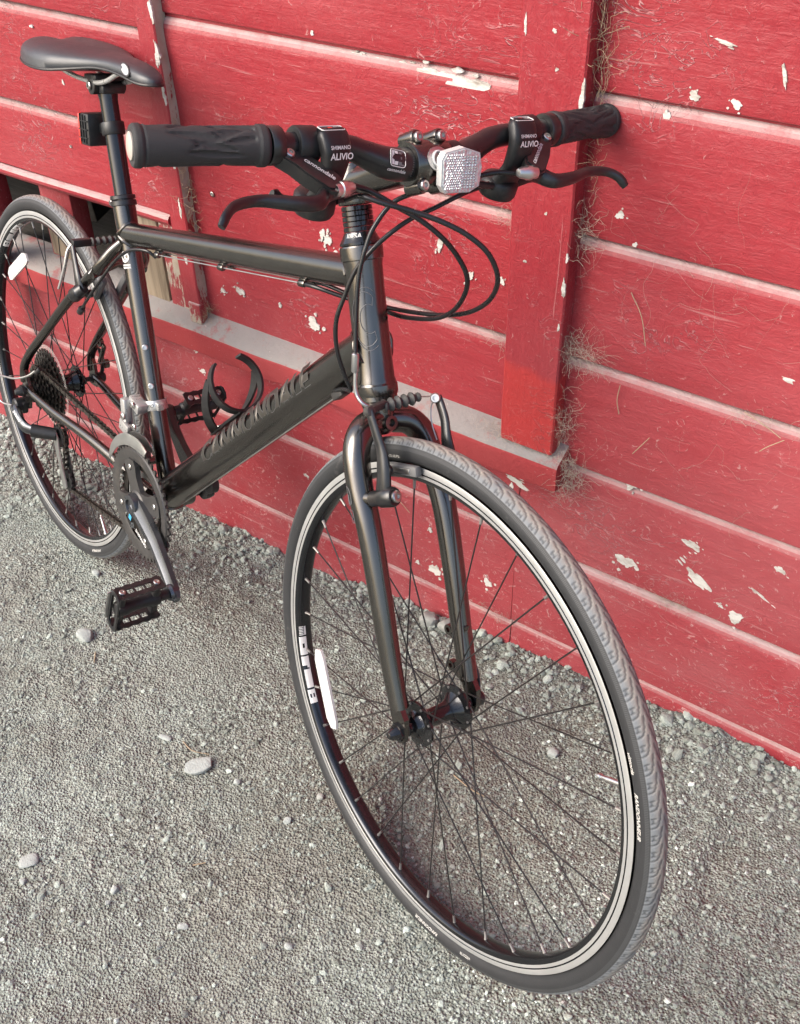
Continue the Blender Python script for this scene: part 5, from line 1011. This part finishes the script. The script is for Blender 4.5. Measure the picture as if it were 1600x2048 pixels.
bB = vbrake([(1.0130, .0485, .6180), (1.0090, .047, .640), (1.0000, .0455, .664), (.9890, .0485, .6826), (.9710, .0500, .7020)], [(.9990, .053, .6085), (1.0300, .0455, .6255)], (1.0090, .0195, .6430), (.94, 0, .33), FK, 'front', 'front brake arm on the wall side', True)
MB().bolt((.9725, .0460, .7020), (.6, -.7, .3), .0060, .006).build('anchor_bolt', M['bolt'], bB, FK)
nd = spline([(.9420, -.0480, .7404), (.9438, -.0480, .7236), (.9470, -.0470, .7127), (.9545, -.0440, .7055), (.9605, -.0360, .7010), (.9625, -.0260, .7005)], 6); MB().tube(nd, .0023, 12).build('brake_noodle', M['silver'], bA, FK)
MB().lathe([(.0032, 0), (.0042, .001), (.0042, .020), (.0034, .0215)], (.9395, -.0480, .7590), (.07, 0, -1), 14).build('noodle_ferrule', M['silver'], bA, FK)
mb = MB(); mb.box((.9690, -.0370, .7045), (.0065, .034, .0085), rotm((0, 0, 1), .25), .001); mb.lathe([(.004, -.0045), (.0055, -.004), (.0055, .004), (.004, .0045)], (.9755, -.0495, .7055), (.8, 0, .4), 14); mb.build('brake_yoke', M['ring'], bA, FK)
a, b = vec(.9640, -.0230, .7010), vec(.9675, .0260, .7050); mb = MB(); k = 30; q = [a + (b - a) * i / k for i in range(k + 1)]; mb.tube(q, [(.0062 + .0018 * math.sin(i / k * 2 * math.pi * 5.5)) * (1 if i < 27 else .7) for i in range(k + 1)], 16); mb.build('rubber_boot', M['boot'], bA, FK)
MB().tube([b, (.9705, .0440, .7030)], .0008, 6).build('brake_wire', M['silver'], bA, FK); MB().tube(spline([(.9715, .0465, .7010), (.970, .043, .690), (.976, .042, .672), (.986, .044, .655)], 5), .0008, 6).build('brake_wire', M['silver'], bB, FK)
idt = lambda V: V
bC = vbrake([(.232, -.050, .600), (.224, -.052, .622), (.212, -.051, .645), (.199, -.049, .668)], [(.238, -.050, .612), (.214, -.058, .592)], (.2300, -.0195, .6050), (.64, 0, .75), idt, 'rear', 'rear brake arm on the chain side', True)
bD = vbrake([(.232, .050, .600), (.224, .052, .622), (.212, .051, .645), (.199, .049, .668)], [(.238, .050, .612), (.214, .058, .592)], (.2300, .0195, .6050), (.64, 0, .75), idt, 'rear', 'rear brake arm on the wall side', True)
mb = MB(); a, b = vec(.200, -.018, .672), vec(.200, .024, .672); q = [a + (b - a) * i / 20 for i in range(21)]; mb.tube(q, [.0058 + .0016 * math.sin(i / 20 * 2 * math.pi * 4) for i in range(21)], 14); mb.build('rubber_boot', M['boot'], bC)
MB().box((.198, -.033, .672), (.012, .032, .012), None, .002).build('brake_yoke', M['plastic'], bC)
MB().tube(spline([(.195, -.040, .676), (.188, -.052, .660), (.186, -.058, .635), (.176, -.062, .606), (.165, -.062, .590)], 5), .0021, 10).build('brake_noodle', M['fdsilver'], bC)
# ---------------------------------------------------------------- cables
def cable(pts, mat='housing', r=.0026, n=6, label=None):
    o = MB().tube(spline(pts, n), r, 12).build('cable', M[mat], bike)
    if label: o['label'] = label
CI = [[0.9847, -0.112, 0.9513], [0.9877, -0.09, 0.9443], [1.0015, -0.07, 0.9333], [1.0183, -0.05, 0.9219], [1.0313, -0.03, 0.906], [1.0369, -0.012, 0.8873], [1.0402, 0.0, 0.8684], [1.0308, 0.01, 0.8469], [1.0088, 0.02, 0.8214], [0.9783, 0.027, 0.8009], [0.9371, 0.032, 0.7857], [0.8959, 0.034, 0.7769], [.84, .026, .778], [.80, .010, .7835], [.775, .008, .7800]]
CO = [[.962, -.098, .931], [0.985, -0.10, 0.9400], [1.0061, -0.085, 0.9369], [1.0202, -0.065, 0.9325], [1.0412, -0.042, 0.9254], [1.0579, -0.022, 0.9149], [1.0696, -0.005, 0.8998], [1.0742, 0.007, 0.8794], [1.0659, 0.016, 0.8593], [1.0467, 0.024, 0.8387], [1.0163, 0.03, 0.8187], [0.9726, 0.034, 0.8014], [0.9247, 0.036, 0.7886], [0.8827, 0.036, 0.78], [.84, .020, .777], [.80, -.006, .7830], [.775, -.008, .7800]]
CB = [[0.9866, 0.112, 0.9484], [0.9754, 0.09, 0.9486], [0.9685, 0.072, 0.9456], [0.9640, 0.05, 0.9406], [0.9560, 0.03, 0.9341], [0.9400, 0.008, 0.9251], [0.9282, -0.012, 0.9127], [0.924, -0.03, 0.888], [0.9227, -0.037, 0.8669], [0.9219, -0.04, 0.8522], [0.922, -0.042, 0.8396], [0.9243, -0.044, 0.8183], [0.9307, -0.046, 0.7749], [0.9370, -0.048, 0.7480]]
CD = [[0.957, 0.1, 0.9331], [0.9473, 0.085, 0.9256], [0.9504, 0.06, 0.9212], [0.9422, 0.035, 0.9081], [0.9354, 0.012, 0.8978], [0.9307, -0.01, 0.8839], [0.9194, -0.026, 0.8628], [0.9073, -0.036, 0.8377], [0.8998, -0.042, 0.8074], [0.8954, -0.046, 0.7844], [0.8955, -0.046, 0.7625], [0.8989, -0.042, 0.7383], [0.9047, -0.034, 0.7144], [0.9067, -0.026, 0.6984], [.885, -.020, .690], [.862, -.015, .6775]]
cable(CI, label='cable from the near brake lever, inner of the two loops'); cable(CO, label='cable from the near shifter, outer of the two loops'); cable(CB, label='cable from the far brake lever to the front brake'); cable(CD, label='cable from the far shifter down to the down tube')
for yy in (-.008, .008): cable([TT1 + uT * ((x - TT1[0]) / uT[0]) + dn * .0215 + UY * yy for x in (.405, .583, .770)], 'silver', .0009, 3)
cable([(.4027, -.008, .7035), (.3916, -.018, .7120), (.3593, -.028, .7045), (.3237, -.034, .6804), (.2976, -.045, .6467), (.2637, -.055, .6040), (.2394, -.056, .5790)], 'housing', .0024)
MB().lathe([(.004, 0), (.0055, .001), (.0055, .012), (.004, .013)], (.240, -.056, .580), (-.6, -.02, -.7), 14).build('cable_guide', M['plastic'], bike)
cable([(.0747, -.078, .4128), (.0577, -.086, .3981), (.0186, -.095, .3797), (-.0317, -.1, .366), (-.085, -.1, .348), (-.105, -.098, .318), (-.07, -.094, .298), (-.030, -.088, .305)], 'silver', .0018)
MB().lathe([(.003, 0), (.0042, .001), (.0042, .014), (.003, .015)], (.086, -.073, .420), (-.5, -.25, -.6), 12).build('cable_guide', M['plastic'], bike)
dnD = unit(np.cross(dD, UY)); dnD = dnD if dnD[2] < 0 else -dnD
mb = MB(); c_ = vec(.850, -.010, .6955) + dnD * .027; mb.box(c_, (.022, .014, .010), np.column_stack([dD, UY, -dnD]), .002); mb.build('cable_stop', M['ring'], frame)
cable([vec(.845, -.010, .691) + dnD * .0275, vec(.66, -.008, .526) + dnD * .0285, vec(.47, -.006, .357) + dnD * .0290], 'silver', .0009, 3)
mb = MB(); mb.lathe([(.012, -.008), (.0165, -.006), (.0165, .006), (.012, .008)], vec(.535, .012, .3865) , (0, 1, 0), 24); mb.build('cable_guide', M['plastic'], bike)
# ---------------------------------------------------------------- bottle cage on the down tube
upD2 = -dnD; cC = vec(.640, 0, .5133)                          # point on the tube axis
base = lambda s_, h, y=0: cC + dD * s_ + upD2 * h + UY * y
mb = MB(); mb.box(base(-.020, .0305), (.105, .017, .005), np.column_stack([dD, UY, upD2]), .0015)
cg = mb.build('bottle_cage', M['plastic'], bike, label='black plastic bottle cage, empty')
def band(f, wd, th, name):
    P = np.array([f(t_)[0] for t_ in np.linspace(0, 1, 26)]); N = np.array([f(t_)[1] for t_ in np.linspace(0, 1, 26)]); T_ = np.gradient(P, axis=0); V = []
    for p, n_, t_ in zip(P, N, T_):
        t_ = unit(t_); n_ = unit(n_ - t_ * np.dot(n_, t_)); w_ = np.cross(t_, n_)
        for a, b in ((-1, 0), (1, 0), (1, 1), (-1, 1)): V.append(p + w_ * a * wd / 2 + n_ * b * th)
    F = [(i * 4 + j, i * 4 + (j + 1) % 4, i * 4 + 4 + (j + 1) % 4, i * 4 + 4 + j) for i in range(25) for j in range(4)] + [(0, 1, 2, 3), (100, 101, 102, 103)]
    MB().add(np.array(V), F).build(name, M['plastic'], cg, angle=40)
rb_ = .0375; hc = .033 + rb_
def ringf(s0, s1, a0, a1):
    def f(t_):
        a = R_(a0 + (a1 - a0) * t_); n_ = upD2 * math.cos(a) + UY * math.sin(a); return base(s0 + (s1 - s0) * t_, hc) + n_ * rb_, n_
    return f
band(ringf(.026, .040, 180, 22), .014, .0035, 'cage_arm'); band(ringf(.026, .040, -180, -40), .014, .0035, 'cage_arm')
band(ringf(-.066, .030, 180, 75), .014, .0035, 'cage_arm'); band(ringf(-.066, .030, -180, -75), .014, .0035, 'cage_arm')
for s_ in (-.052, .008): MB().bolt(base(s_, .033), upD2, .0048, .0035).build('cage_bolt', M['bolt'], cg)

# ================================================================ dry bits lying on the dirt
for pts, r, lb, nm in [([(.585, -.262), (.612, -.268), (.640, -.258)], .0011, 'thin dark twig above the pale oblong stone', 'twig'), ([(.760, -.420), (.772, -.405)], .0013, 'short straw lying left of the front wheel, low in the dirt', 'straw'), ([(.99, -.075), (1.03, -.082), (1.055, -.078)], .0010, 'pale straw on the dirt seen through the front wheel', 'straw'), ([(.30, -.20), (.322, -.222)], .0012, 'short pale straw next to the largest white stone', 'straw'), ([(1.30, -.10), (1.325, -.13), (1.33, -.16)], .0010, 'bent straw on the dirt right of the front wheel', 'straw')]:
    q = spline([(x, y, float(ground_z(x, y)) + .0022) for x, y in pts], 5); o = MB().tube(q, np.linspace(r, r * .6, len(q)), 6).build(nm, M['straw'] if nm == 'straw' else M['wood'], None)
    o['label'] = lb; o['category'] = nm; o['group'] = 'dry bits on the dirt'
